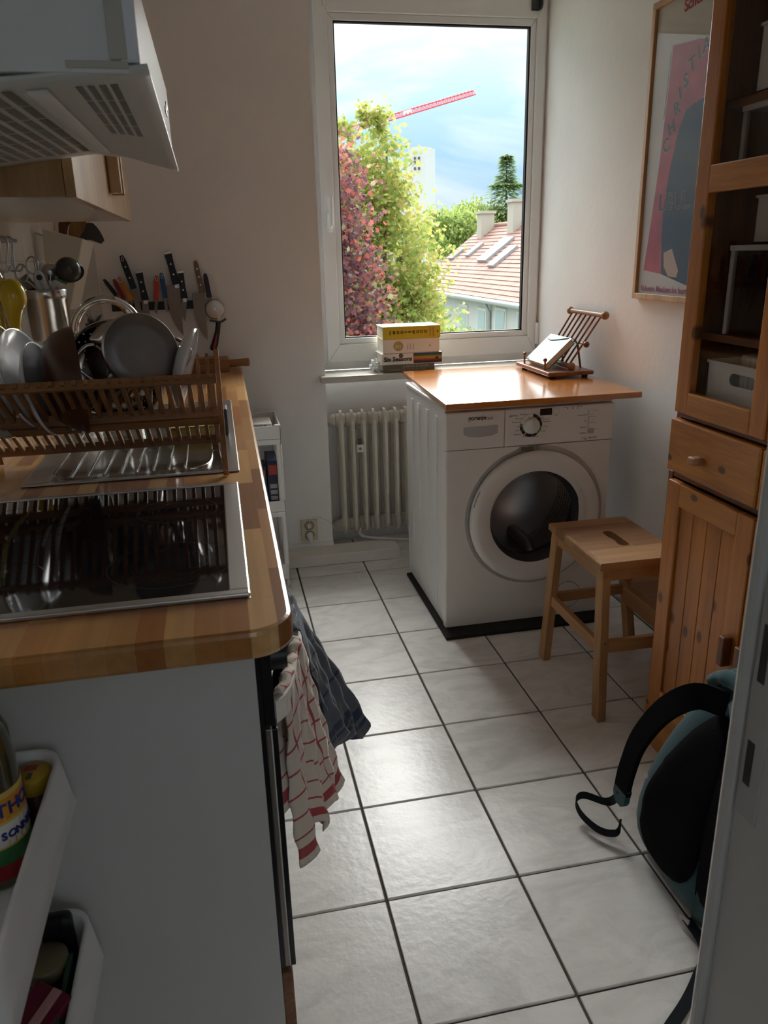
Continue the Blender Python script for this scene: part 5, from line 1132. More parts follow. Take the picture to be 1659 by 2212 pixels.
# ================================================================== tea towels on the oven handle
def check_mat(name, base, line, nu, nv, wl, extra=None, sheen=.2):
    m = mat(name, base, .9, sheen=sheen); nt = m.node_tree; n = nt.nodes; L = nt.links.new; b = n['Principled BSDF']
    uv = n.new('ShaderNodeUVMap'); sx = n.new('ShaderNodeSeparateXYZ'); L(uv.outputs[0], sx.inputs[0]); outs = []
    for ax, cnt in ((0, nu), (1, nv)):
        a = n.new('ShaderNodeMath'); a.operation = 'MULTIPLY_ADD'; L(sx.outputs[ax], a.inputs[0]); a.inputs[1].default_value = cnt; a.inputs[2].default_value = .55
        f = n.new('ShaderNodeMath'); f.operation = 'FRACT'; L(a.outputs[0], f.inputs[0]); c = n.new('ShaderNodeMath'); c.operation = 'LESS_THAN'; L(f.outputs[0], c.inputs[0]); c.inputs[1].default_value = wl; outs.append(c.outputs[0])
    mxx = n.new('ShaderNodeMath'); mxx.operation = 'MAXIMUM'; L(outs[0], mxx.inputs[0]); L(outs[1], mxx.inputs[1]); last = mxx.outputs[0]
    if extra:      # broad border bands near both cloth ends
        for lo, hi in extra:
            g1 = n.new('ShaderNodeMath'); g1.operation = 'GREATER_THAN'; L(sx.outputs[1], g1.inputs[0]); g1.inputs[1].default_value = lo
            g2 = n.new('ShaderNodeMath'); g2.operation = 'LESS_THAN'; L(sx.outputs[1], g2.inputs[0]); g2.inputs[1].default_value = hi
            g3 = n.new('ShaderNodeMath'); g3.operation = 'MULTIPLY'; L(g1.outputs[0], g3.inputs[0]); L(g2.outputs[0], g3.inputs[1]); mm = n.new('ShaderNodeMath'); mm.operation = 'MAXIMUM'; L(last, mm.inputs[0]); L(g3.outputs[0], mm.inputs[1]); last = mm.outputs[0]
    mix = n.new('ShaderNodeMixRGB'); L(last, mix.inputs[0]); mix.inputs[1].default_value = (*base, 1); mix.inputs[2].default_value = (*line, 1); L(mix.outputs[0], b.inputs['Base Color'])
    nb = n.new('ShaderNodeTexNoise'); nb.inputs['Scale'].default_value = 500; bp = n.new('ShaderNodeBump'); bp.inputs['Strength'].default_value = .3; bp.inputs['Distance'].default_value = .001; L(nb.outputs[0], bp.inputs['Height']); L(bp.outputs[0], b.inputs['Normal'])
    return m
def bar_pt(y):     # centre line of the bowed oven handle
    f = (y+2.25)/.28; return Vector((-.170-.052*f*f, y, .745))
def towel(name, label, ya, yb, front, back, m, seed, flare=0, nu=44, nv=60, amp=.010):
    """front/back: bottom points (near, far) of the outer and inner fall"""
    rn = random.Random(seed); ph = [rn.uniform(0, 6.3) for _ in range(6)]; vs_, uvs = [], []
    vt = .40      # share of cloth on the inner side
    for i in range(nu+1):
        u = i/nu; y = ya+(yb-ya)*u; T = bar_pt(y); sq = .019
        F = Vector(front[0])*(1-u)+Vector(front[1])*u; B = Vector(back[0])*(1-u)+Vector(back[1])*u
        ragF = .018*math.sin(5*u*PI+ph[0])+.012*math.sin(11*u+ph[1]); F.z += ragF; B.z += .03*math.sin(4*u*PI+ph[2])
        for j in range(nv+1):
            v = j/nv
            if v < vt-.04:
                f = 1-v/(vt-.04); P = T+Vector((-.012, 0, .004)); p = P.lerp(B, f); fold = f
            elif v > vt+.04:
                f = (v-vt-.04)/(1-vt-.04); P = T+Vector((.012, 0, .004)); p = P.lerp(F, f**.92); fold = f
                p.x += flare*math.sin(PI*min(1, f*1.1))*.5
            else:
                a = PI*(v-(vt-.04))/.08; p = T+Vector((-.012*math.cos(a), 0, .004+.018*math.sin(a)+.003*math.sin(26*u+ph[3]))); fold = 0
            w = amp*(.25+fold)*(math.sin(3.2*2*PI*u+ph[4]+1.4*fold)+.5*math.sin(7.1*2*PI*u+ph[5]-2*fold))
            w2 = .0035*math.sin(19*u+7*v*3+ph[1])*math.sin(13*v*2+9*u+ph[2])
            p = p+Vector((w*min(1, fold*3)+w2, w*.5*min(1, fold*3), w2)); vs_.append(p); uvs.append((u, v))
    k = nv+1; fs = [(i*k+j, (i+1)*k+j, (i+1)*k+j+1, i*k+j+1) for i in range(nu) for j in range(nv)]
    o = MB().add(vs_, fs, True).build(name, m, origin=bar_pt((ya+yb)/2)); me = o.data; uvl = me.uv_layers.new(name='UVMap')
    for lp in me.loops: uvl.data[lp.index].uv = uvs[lp.vertex_index]
    md = o.modifiers.new('thickness', 'SOLIDIFY'); md.thickness = .0016; md.offset = 0
    return tag(o, label, 'towel', 'tea towels on the oven handle')
M_tred = check_mat('red_check_cotton', (.62, .55, .47), (.36, .04, .05), 5, 13, .10, ((.925, .965), (.03, .07)))
M_tblue = check_mat('blue_grey_cotton', (.085, .10, .125), (.02, .03, .07), 3, 6, .07, ((.90, .935), (.95, .965)))
towel('tea_towel', 'white tea towel with red checks, nearest on the oven handle', -2.515, -2.345, ((-.192, -2.46, .425), (-.105, -2.31, .425)), ((-.225, -2.50, .56), (-.205, -2.38, .50)), M_tred, 5, amp=.011)
towel('tea_towel', 'dark blue grey tea towel flaring out behind the checked one', -2.325, -2.10, ((-.118, -2.24, .462), (-.030, -2.12, .415)), ((-.212, -2.30, .50), (-.205, -2.12, .50)), M_tblue, 9, .0, amp=.012)

# ================================================================== backpack leaning on the pine cabinet
bp2 = thing('backpack', 'dark teal backpack with black back padding leaning on the pine cabinet', 'backpack', (.68, -2.27, 0))
M_teal2 = mat('teal_canvas', (.022, .072, .085), .85, spec=.15, bump=.25, bscale=300, var=.12, vscale=7, sheen=.2); M_bmesh = mat('black_mesh', (.005, .0045, .005), .95, spec=.1, bump=.4, bscale=400); M_web = mat('black_webbing', (.010, .014, .018), .8, spec=.2); M_web2 = mat('grey_blue_webbing', (.11, .16, .19), .8, bump=.5, bscale=260)
lean = Vector((.24, -.05, .97)).normalized(); uw = Vector((0, 1, 0)); uw = (uw-lean*uw.dot(lean)).normalized(); nn = lean.cross(uw).normalized(); nn = nn if nn.x < 0 else -nn   # out of the back panel
B0 = Vector((.650, -2.262, .004))
def bpt(a, b, c): return B0+uw*a+lean*b+nn*c     # across, up, out
secs = [(.0, .115, .020), (.012, .135, .042), (.05, .162, .064), (.14, .170, .074), (.26, .158, .068), (.36, .128, .058), (.43, .098, .046), (.475, .085, .036), (.505, .078, .028), (.515, .060, .016)]
mb = MB(); n = 32; vs_ = []
for h, w, t in secs:
    for k in range(n):
        a = 2*PI*k/n; ca, sa = math.cos(a), math.sin(a); e = .62; vs_.append(bpt(w*math.copysign(abs(ca)**e, ca), h, t*math.copysign(abs(sa)**e, sa)))
mb.add(vs_, [(i*n+k, i*n+(k+1) % n, (i+1)*n+(k+1) % n, (i+1)*n+k) for i in range(len(secs)-1) for k in range(n)], True); mb.add(vs_[:n], [tuple(range(n))[::-1]]); mb.add(vs_[-n:], [tuple(range(n))])
bag = mb.build('bag', M_teal2, bp2, sub=1)
def thick_at(h):
    for (a, b) in zip(secs, secs[1:]):
        if a[0] <= h <= b[0]: f = (h-a[0])/(b[0]-a[0]); return a[2]+(b[2]-a[2])*f
    return .02
pad = [(-.045, .045), (-.085, .07), (-.105, .12), (-.102, .20), (-.098, .28), (-.085, .35), (-.06, .405), (-.02, .43), (.015, .425), (.04, .39), (.062, .34), (.082, .28), (.10, .22), (.108, .15), (.09, .08), (.05, .045), (0, .038)]
pb_ = MB(); P = smooth_path([(a, b, 0) for a, b in pad], 3, True); nP = len(P); cen = Vector((0, .22, 0)); vs_ = []
for s_, off in ((1.0, .002), (.96, .010), (.75, .013), (.4, .013)):
    for p in P: q = cen+(p-cen)*s_; vs_.append(bpt(q.x, q.y, thick_at(q.y)*(.96 if abs(q.x) < .09 else .9)+off))
vs_.append(bpt(0, .22, thick_at(.22)+.012))
pb_.add(vs_, [(i*nP+k, i*nP+(k+1) % nP, (i+1)*nP+(k+1) % nP, (i+1)*nP+k) for i in range(3) for k in range(nP)]+[(3*nP+k, 3*nP+(k+1) % nP, 4*nP) for k in range(nP)], True); pb_.build('back_padding', M_bmesh, bp2)
s1_ = smooth_path([bpt(.005, .455, .050), bpt(.055, .44, .085), bpt(.105, .37, .105), bpt(.148, .26, .105), bpt(.168, .16, .09), bpt(.168, .10, .082)], 6)
MB().tube(s1_, [1]*len(s1_), flat=(.055, .012, nn)).build('shoulder_strap', M_bmesh, bp2)
s1e = smooth_path([bpt(.168, .115, .082), bpt(.168, .09, .080), bpt(.165, .062, .074)], 4); MB().tube(s1e, [1]*(len(s1e)-3)+[.85, .65, .4], flat=(.054, .014, nn)).build('strap_end', M_teal2, bp2)
s2_ = smooth_path([bpt(-.045, .452, .045), bpt(-.085, .40, .065), bpt(-.125, .28, .085), bpt(-.148, .15, .075), bpt(-.148, .08, .055)], 6); MB().tube(s2_, [1]*len(s2_), flat=(.05, .012, nn)).build('shoulder_strap', M_bmesh, bp2)
lp_ = smooth_path([bpt(.168, .085, .085), (.585, -2.055, .062), (.545, -2.01, .055), (.522, -2.015, .045), (.522, -2.05, .03), (.545, -2.10, .022), (.575, -2.125, .03), bpt(.15, .03, .07)], 6); MB().tube(lp_, 1, flat=(.0025, .020, (0, 0, 1))).build('webbing_loop', M_web, bp2)
fl_ = smooth_path([bpt(-.12, .01, .05), (.600, -2.455, .012), (.555, -2.50, .004), (.50, -2.545, .0035), (.42, -2.60, .0035), (.36, -2.66, .0035)], 6); MB().tube(fl_, 1, flat=(.022, .0025, (0, 0, 1))).build('trailing_strap', M_web, bp2)
MB().bar(bpt(-.135, .012, .056), bpt(-.110, .005, .060), .014, .004, nn).build('buckle', mat('buckle_pale', (.45, .44, .40), .4), bp2)
# side pocket, flap, grab handle
def pocket(u, v):
    a = -PI*.62-.85*(u-.5)*1.25-PI*.0; h = .015+.195*v; w = next(b[1] for b in secs if b[0] >= min(h, .26)); t = thick_at(h); ca, sa = math.cos(PI+(u-.5)*1.9), math.sin(PI+(u-.5)*1.9); e = .62; g = 1.05+.02*math.sin(PI*v)
    return bpt((w*g)*math.copysign(abs(ca)**e, ca), h, (t*g)*math.copysign(abs(sa)**e, sa))
MB().grid(pocket, 16, 10).build('side_pocket', mat('teal_pocket', (.036, .075, .082), .9, bump=.3, bscale=350), bp2, thick=.003)
fp = smooth_path([bpt(-.08, .475, .035), bpt(-.05, .50, .045), bpt(.0, .508, .045), bpt(.05, .495, .045), bpt(.085, .465, .035)], 5); MB().tube(fp, [.014]*6+[.018]*9+[.014]*6, 10).build('top_fold', M_teal2, bp2)
MB().tube(smooth_path([bpt(-.012, .475, .058), bpt(-.045, .455, .066), bpt(-.075, .41, .06)], 5), 1, flat=(.026, .003, nn)).build('grab_handle', M_web2, bp2)
MB().cyl(bpt(.118, .185, .076), bpt(.118, .185, .079), .007, n=14).build('badge', mat('badge_white', (.6, .6, .6), .5), bp2)

# ================================================================== narrow shelf with baskets at the near end of the counter
ns = thing('basket_shelf', 'white narrow shelf with two plastic baskets at the near cabinet end', 'shelf', (-.60, -2.76, 0))
bx0_, bx1_, by0_, by1_ = -.715, -.492, -2.94, -2.585
def basket(zt, hgt):
    lp = lambda ins, r, z, n=7: [( (bx1_-ins-r if sx > 0 else bx0_+ins+r)+r*math.cos(a0+PI/2*k/n), (by1_-ins-r if sy > 0 else by0_+ins+r)+r*math.sin(a0+PI/2*k/n), z) for sx, sy, a0 in ((1, -1, -PI/2), (1, 1, 0), (-1, 1, PI/2), (-1, -1, PI)) for k in range(n+1)]
    R_ = [lp(.012, .03, zt-hgt), lp(0, .012, zt-hgt*.98+.012), lp(.004, .035, zt-.0), lp(.008, .034, zt+.001), lp(.011, .033, zt-.002), lp(.016, .03, zt-hgt+.012)]; n = len(R_[0]); vs_ = [v for r in R_ for v in r]
    mb = MB().add(vs_, [(i*n+k, i*n+(k+1) % n, (i+1)*n+(k+1) % n, (i+1)*n+k) for i in range(len(R_)-1) for k in range(n)], True); mb.add(R_[-1], [tuple(range(n))]); mb.add(R_[0], [tuple(range(n))[::-1]])
    return mb.build('basket', white_pl, ns, bev=0)
ZT1, ZT2 = .775, .515
basket(ZT1, .098); basket(ZT2, .102)
for x, y in ((-.722, -2.60), (-.722, -2.93)): MB().cyl((x, y, .0005), (x, y, .80), .009, n=12).build('post', white_pl, ns)
for y in (-2.60, -2.93): MB().bar((-.722, y, .02), (-.50, y, .02), .018, .018).build('base_bar', white_pl, ns)
zb1, zb2 = ZT1-.098+.0135, ZT2-.102+.0135
ob = thing('oil_bottle', 'cooking oil bottle with yellow label in the upper basket', 'bottle', (-.556, -2.70, zb1))
Mo = Matrix.Translation((-.556, -2.70, zb1)); M_oil = mat('oil_glass', (.05, .04, .015), .1, spec=.8, coat=.5)
MB().lathe([(0, 0), (.034, 0), (.036, .004), (.036, .15), (.030, .185), (.016, .205), (.014, .24), (.0, .242)], Mo, 28).build('bottle', M_oil, ob)
MB().lathe([(.0365, .012), (.0368, .014), (.0368, .030), (.0365, .032)], Mo, 28).build('label_band', mat('label_red', (.30, .01, .015), .4), ob); MB().lathe([(.0365, .032), (.0369, .033), (.0369, .052), (.0365, .053)], Mo, 28).build('label_band', mat('label_green', (.03, .16, .05), .4), ob)
lbl = MB().lathe([(.0365, .053), (.0369, .054), (.0369, .122), (.0365, .123)], Mo, 28).build('label', mat('label_yellow', (.62, .45, .10), .4), ob)
def wrap_text(body, z, size, m, a0):
    for k, ch in enumerate(body):
        a = a0+k*size*.72/.037; c = Vector((-.556+.0372*math.cos(a), -2.70+.0372*math.sin(a), zb1+z)); text(ch, size, m, lbl, frame(c, (-math.sin(a), math.cos(a), 0), (0, 0, 1)), bold=.0006)
def wrap_patch(z0, z1, a0, a1, m): MB().lathe([(.0370, z0), (.0371, z1)], Mo @ Matrix.Rotation(a0, 4, 'Z'), 8, arc=a1-a0).build('label_patch', m, lbl)
wrap_patch(.088, .116, -1.30, .5, mat('label_orange', (.60, .25, .02), .4)); wrap_patch(.056, .084, -1.35, .6, mat('label_white', (.7, .7, .66), .4))
wrap_text('THOMY', .101, .022, mat('label_navy', (.02, .025, .20), .4), -.98); wrap_text('SONNENBLUMEN\u00d6L', .069, .013, MATS['label_navy'], -1.02)
MB().cyl((-.556, -2.70, zb1+.238), (-.556, -2.70, zb1+.262), .015, n=16).build('cap', mat('gold_cap', (.55, .36, .06), .3, .6), ob)
gb2 = thing('green_bottle', 'dark green glass bottle behind the oil bottle in the upper basket', 'bottle', (-.558, -2.635, zb1)); MB().lathe([(0, 0), (.030, 0), (.031, .004), (.031, .145), (.024, .165), (.014, .18), (.013, .21), (0, .211)], Matrix.Translation((-.575, -2.632, zb1)), 24).build('bottle', mat('green_glass', (.012, .06, .02), .1, coat=.5), gb2)
jr = thing('spice_jar', 'round jar with yellow printed lid at the far end of the upper basket', 'jar', (-.536, -2.63, zb1)); Mj = Matrix.Translation((-.5285, -2.6245, zb1)); MB().lathe([(0, 0), (.020, 0), (.021, .003), (.021, .058), (0, .058)], Mj, 24).build('jar', mat('brown_jar', (.06, .04, .02), .3), jr)
ldd = MB().lathe([(.0218, .054), (.0222, .056), (.0222, .074), (.021, .076), (0, .0765)], Mj, 28).build('lid', mat('lid_yellow', (.50, .33, .03), .4), jr); MB().box(-.539, -.524, -2.6225, -2.612, zb1+.0765, zb1+.0772).build('lid_print', mat('lid_red', (.38, .06, .04), .5), ldd); MB().box(-.533, -.527, -2.640, -2.628, zb1+.0765, zb1+.0772).build('lid_print', mat('lid_green', (.08, .12, .05), .5), ldd)
# lower basket
bj = thing('seasoning_jar', 'dark jar with olive lid in the lower basket', 'jar', (-.545, -2.68, zb2)); MB().lathe([(0, 0), (.026, 0), (.027, .003), (.027, .07), (0, .07)], Matrix.Translation((-.545, -2.665, zb2)), 24).build('jar', mat('near_black_jar', (.008, .008, .010), .25), bj); MB().lathe([(.0275, .068), (.028, .070), (.028, .084), (.026, .086), (0, .0862)], Matrix.Translation((-.545, -2.665, zb2)), 28).build('lid', mat('olive_lid', (.14, .12, .06), .4), bj)
tb = thing('dark_tin', 'tall black rounded tin at the far end of the lower basket', 'tin', (-.535, -2.62, zb2)); MB().box(-.56, -.516, -2.634, -2.608, zb2+.0003, zb2+.112, .011, 3).build('tin', mat('near_black_jar', 0), tb)
pk2 = thing('snack_bag', 'pink folded snack bag lying in the lower basket', 'bag', (-.55, -2.75, zb2)); MB().bar((-.575, -2.79, zb2+.06), (-.522, -2.715, zb2+.085), .06, .012, (0, 0, 1), .004).build('bag', mat('pink_film', (.14, .012, .03), .3, bump=.5, bscale=60), pk2); MB().bar((-.572, -2.80, zb2+.068), (-.518, -2.722, zb2+.092), .012, .005, (0, 0, 1), .001).build('seal_strip', mat('pale_pink', (.5, .25, .25), .4), pk2)
rj = thing('round_jar', 'squat jar with white shoulder and black lid in the lower basket', 'jar', (-.55, -2.83, zb2)); MB().lathe([(0, 0), (.036, 0), (.038, .004), (.038, .06), (0, .06)], Matrix.Translation((-.55, -2.845, zb2)), 28).build('jar', mat('milky_jar', (.45, .46, .42), .3), rj); MB().lathe([(.033, .058), (.034, .060), (.034, .078), (.031, .08), (0, .0802)], Matrix.Translation((-.55, -2.845, zb2)), 28).build('lid', black_pl, rj)
pb3 = MB().prism([(-.575, -2.645, zb2+.0005), (-.562, -2.643, zb2+.0005), (-.552, -2.643, zb2+.138), (-.580, -2.645, zb2+.130)], (0, -.004, 0)).build('blue_packet', mat('blue_packet_print', (.008, .06, .15), .35), origin=(-.53, -2.65, zb2)); tag(pb3, 'upright blue paper packet in the lower basket', 'packet')
gp = thing('green_packet', 'slim dark green packet with pale lettering along the lower basket wall', 'packet', (-.513, -2.72, zb2)); MB().box(-.5175, -.5115, -2.80, -2.66, zb2+.0005, zb2+.083, .001).build('packet', mat('bottle_green', (.015, .05, .03), .4), gp)
text('NATURE', .018, mat('pale_green_print', (.30, .36, .30), .5), gp, frame((-.5177, -2.73, zb2+.06), (0, -1, 0), (0, 0, 1)))
# ================================================================== outdoors
ground = struct(MB().box(-60, 90, 2.0, 160, -9.0, -8.6).build('ground', mat('lawn', (.12, .14, .09), .95, var=.3, vscale=.4)))
def leaf_mat(name, cols, trans=.45):
    m = bpy.data.materials.new(name); m.use_nodes = True; n = m.node_tree.nodes; n.clear(); L = m.node_tree.links.new
    o = n.new('ShaderNodeOutputMaterial'); g = n.new('ShaderNodeNewGeometry'); cr = n.new('ShaderNodeValToRGB'); L(g.outputs['Random Per Island'], cr.inputs[0]); e = cr.color_ramp; e.interpolation = 'CONSTANT'
    while len(e.elements) < len(cols): e.elements.new(.5)
    for k, c in enumerate(cols): e.elements[k].position = k/len(cols); e.elements[k].color = (*c, 1)
    d = n.new('ShaderNodeBsdfDiffuse'); t = n.new('ShaderNodeBsdfTranslucent'); L(cr.outputs[0], d.inputs[0]); L(cr.outputs[0], t.inputs[0])
    mx = n.new('ShaderNodeMixShader'); mx.inputs[0].default_value = trans; L(d.outputs[0], mx.inputs[1]); L(t.outputs[0], mx.inputs[2]); L(mx.outputs[0], o.inputs[0]); MATS[name] = m; return m
MAPLE = [(0, -.55), (.10, -.25), (.42, -.36), (.33, -.08), (.52, .12), (.27, .17), (.26, .36), (.12, .27), (0, .62), (-.12, .27), (-.26, .36), (-.27, .17), (-.52, .12), (-.33, -.08), (-.42, -.36), (-.10, -.25)]
OVAL = [(0, -.5), (.22, -.2), (.24, .1), (.1, .4), (0, .5), (-.1, .4), (-.24, .1), (-.22, -.2)]
def foliage(parent, blobs, n, size, m, shape=MAPLE, seed=1, clump=.25, droop=.6):
    rn = random.Random(seed); vs_, fs = [], []; tot = sum(b[1][0]*b[1][2] for b in blobs)
    for c, r in blobs:
        cnt = int(n*r[0]*r[2]/tot); ncl = max(4, cnt//22)
        for q in range(ncl):
            while True:
                p = Vector((rn.uniform(-1, 1), rn.uniform(-1, 1), rn.uniform(-1, 1)))
                if .25 < p.length < 1: break
            p = p*(rn.uniform(.8, 1.08)) if p.length > .5 else p
            cc = Vector((c[0]+p.x*r[0], c[1]+p.y*r[1], c[2]+p.z*r[2]))
            for k in range(22):
                pos = cc+Vector((rn.gauss(0, clump), rn.gauss(0, clump), rn.gauss(0, clump*.7))); s = size*rn.uniform(.6, 1.25)
                R_ = Euler((rn.uniform(-droop, droop)+.9, rn.uniform(-droop, droop), rn.uniform(0, 2*PI))).to_matrix(); o = len(vs_)
                for x, y in shape: vs_.append(pos+R_ @ Vector((x*s, y*s, .12*s*abs(x))))
                fs.append(tuple(range(o, o+len(shape))))
    ob = MB().add(vs_, fs).build('foliage', m, parent); ob['kind'] = 'stuff'; return ob
M_bark = mat('grey_bark', (.16, .13, .10), .9, bump=.6, bscale=8)
def trunk(parent, base, top, r, br, seed=2):
    rn = random.Random(seed); MB().tube(smooth_path([base, (base[0]*.6+top[0]*.4+.1, base[1]*.6+top[1]*.4, base[2]*.6+top[2]*.4), top], 8), [r*(1-.75*k/16) for k in range(17)], 10).build('trunk', M_bark, parent)
    for p in br:
        f = rn.uniform(.5, .85); q = Vector(base).lerp(Vector(top), f); e = Vector(p); MB().tube(smooth_path([q, q.lerp(e, .5)+Vector((0, 0, .15)), e], 6), [r*.3*(1-.8*k/12) for k in range(13)], 6).build('branch', M_bark, parent)
# maple with yellow-green leaves
yg = thing('maple_tree', 'yellow green maple tree filling the middle of the window view', 'tree', (2.3, 8.6, -8.6), 0, 'trees outside the window')
foliage(yg, [((2.15, 8.4, 2.35), (.55, .6, .85)), ((1.75, 8.6, 1.9), (.75, .7, 1.1)), ((2.45, 8.5, 1.3), (.75, .8, .95)), ((2.55, 8.5, .2), (.85, .8, .8)), ((1.7, 8.6, .2), (.9, .8, 1.0)), ((2.2, 8.6, -1.2), (1.3, 1.0, 1.0)), ((2.95, 8.4, -.25), (.45, .5, .5)), ((2.7, 8.5, .9), (.45, .5, .5))], 26000, .075, leaf_mat('maple_yellow_green', [(.46, .47, .12), (.34, .40, .10), (.52, .48, .16), (.24, .33, .09), (.40, .44, .13), (.52, .40, .16), (.30, .37, .10)]), seed=3, clump=.14)
foliage(yg, [((2.02, 8.4, 3.22), (.12, .15, .22)), ((2.28, 8.4, 3.15), (.13, .15, .25)), ((1.72, 8.5, 3.05), (.13, .15, .2))], 640, .07, MATS['maple_yellow_green'], seed=8, clump=.06)
trunk(yg, (2.2, 8.9, -8.6), (2.1, 8.6, 2.2), .22, [(2.6, 8.4, 1.4), (2.9, 8.4, .2), (1.5, 8.5, 1.6), (2.3, 8.3, 2.8), (2.75, 8.3, .9)])
# copper maple
rd = thing('maple_tree', 'dark red leaved maple at the left of the window view', 'tree', (1.1, 5.4, -8.6), 0, 'trees outside the window')
foliage(rd, [((1.10, 5.4, 1.75), (.42, .5, .78)), ((1.25, 5.4, .9), (.42, .5, .75)), ((.95, 5.5, .3), (.55, .6, .8)), ((1.30, 5.4, .1), (.22, .4, .55)), ((1.0, 5.5, -.8), (.6, .6, .7)), ((.7, 5.6, 1.3), (.4, .5, .9))], 14000, .062, leaf_mat('copper_leaves', [(.20, .08, .09), (.30, .11, .10), (.13, .07, .09), (.36, .15, .13), (.24, .15, .15), (.16, .09, .11), (.30, .28, .15), (.42, .13, .10)]), seed=5, clump=.11)
trunk(rd, (1.05, 5.6, -8.6), (1.05, 5.5, 1.6), .16, [(1.3, 5.4, 1.0), (.8, 5.5, 1.6), (1.35, 5.3, .2), (1.25, 5.4, 2.0)], 6)
# trees beyond the house
M_gl = leaf_mat('green_leaves', [(.26, .35, .10), (.33, .41, .13), (.20, .29, .09), (.38, .43, .15)])
for lab, blobs, n, sd in (('round green tree directly left of the house roof', [((10.6, 34, 2.1), (1.1, 1.2, 1.2)), ((11.5, 34, 2.2), (.8, 1, 1.1))], 4200, 11), ('green tree rising behind the roof and chimneys', [((12.6, 36, 2.6), (1.1, 1.2, 1.1)), ((13.9, 36, 2.4), (1.0, 1.2, 1.0))], 4200, 12)):
    t = thing('leafy_tree', lab, 'tree', (blobs[0][0][0], blobs[0][0][1], -8.6), 0, 'trees outside the window'); foliage(t, blobs, n, .2, M_gl, OVAL, sd, .22)
    trunk(t, (blobs[0][0][0], 34.3, -8.6), (blobs[0][0][0]+.2, 34.3, 2.0), .25, [], sd)
con = thing('conifer', 'tall spruce at the right edge of the window view', 'tree', (14.2, 36, -8.6), 0, 'trees outside the window')
MB().cyl((14.3, 36, -8.6), (14.3, 36, 5.6), .2, .02, 8).build('trunk', M_bark, con); rn = random.Random(2); vs_, fs = [], []
for k in range(7000):
    h = rn.random()**.8; z = 5.7-h*5.2; rad_ = .15+h*2.9; a = rn.uniform(0, 2*PI); rr = rad_*rn.uniform(.25, 1); p = Vector((14.3+rr*math.cos(a), 36+rr*math.sin(a), z-rr*.18+.25*math.sin(9*h*3))); d = Vector((math.cos(a), math.sin(a), -.25+rn.uniform(-.2, .3)))*.2; s = Vector((-math.sin(a), math.cos(a), rn.uniform(-.4, .4)))*.05; o = len(vs_); vs_ += [p-d, p+s, p+d, p-s]; fs.append((o, o+1, o+2, o+3))
o = MB().add(vs_, fs).build('needles', leaf_mat('spruce_needles', [(.26, .36, .15), (.30, .40, .18), (.20, .29, .12)]), con); o['kind'] = 'stuff'
sh = thing('shrub_tree', 'small loose green tree growing before the white house wall', 'tree', (3.9, 10, -8.6), 0, 'trees outside the window')
foliage(sh, [((3.75, 10, -.2), (.45, .4, .55)), ((3.5, 10, -.6), (.5, .4, .5))], 900, .10, M_gl, MAPLE, 21, .13); trunk(sh, (3.6, 10.1, -8.6), (3.65, 10, -.2), .08, [(3.85, 10, .1)], 4)

# neighbouring house: tiled roof slope facing left, running away from the window
hs = thing('house', 'white neighbouring house with red tiled roof and skylights', 'house', (11, 23, -8.6))
HX, HR, HZ, RZ, YN, YF_ = 8.0, 11.0, 0.0, 2.2, 15.0, 29.5
M_fac = mat('white_render', (.56, .56, .54), .9, var=.04, vscale=1.5); M_rt = mat('clay_roof_tile', (.29, .155, .125), .9, var=.25, vscale=3, bump=.5, bscale=10)
MB().box(HX+.15, HR+3, YN, YF_, -8.6, HZ-.02).build('wall', M_fac, hs)
MB().prism([(HX+.15, YF_, HZ-.02), (HR+2.85, YF_, HZ-.02), (HR, YF_, RZ-.12)], (0, -.2, 0)).build('gable', M_fac, hs)
MB().prism([(HX+.15, YN+.2, HZ-.02), (HR+2.85, YN+.2, HZ-.02), (HR, YN+.2, RZ-.12)], (0, -.2, 0)).build('gable', M_fac, hs)
k_ = RZ/(HR-HX); sl = Vector((HR-HX, 0, RZ)).normalized(); nr = Vector((-sl.z, 0, sl.x)); NC = 19; LS = math.hypot(HR-HX, RZ)
for k in range(NC):
    a = Vector((HX-.12, 0, HZ-.09))+sl*(LS+.15)*k/NC; b = a+sl*((LS+.15)/NC+.05)
    P = [a+nr*.075, a+nr*.02, b+nr*.0, b+nr*.05]; MB().prism([(p.x, YN-.2, p.z) for p in P], (0, YF_-YN+.4, 0)).build('tile_course', M_rt, hs)
M_far = MB().prism([(HR, YN-.2, RZ+.02), (HR+3.1, YN-.2, HZ-.1), (HR+3.1, YN-.2, HZ-.16), (HR, YN-.2, RZ-.06)], (0, YF_-YN+.4, 0)).build('roof_slope', M_rt, hs)
MB().tube([(HR, YN-.2, RZ+.06), (HR, YF_+.2, RZ+.06)], .11, 10).build('ridge_cap', M_rt, hs)
MB().tube([(HX-.18, YN-.2, HZ-.13), (HX-.18, YF_+.2, HZ-.13)], .08, 8).build('gutter', mat('zinc', (.45, .47, .48), .4, .6), hs)
MB().box(HX-.1, HX+.15, YN, YF_, HZ-.16, HZ-.06).build('soffit', M_fac, hs)
MB().tube([(HX-.1, 20.4, HZ-.15), (HX+.08, 20.4, HZ-.5), (HX+.08, 20.4, -8)], .06, 8).build('downpipe', MATS['zinc'], hs)
def on_roof(x, y, h): return Vector((x, y, HZ+(x-HX)*k_))+nr*h
M_sky = mat('skylight_glass', (.30, .40, .45), .12, spec=.8); M_lead = mat('lead_grey', (.35, .38, .40), .5, .3)
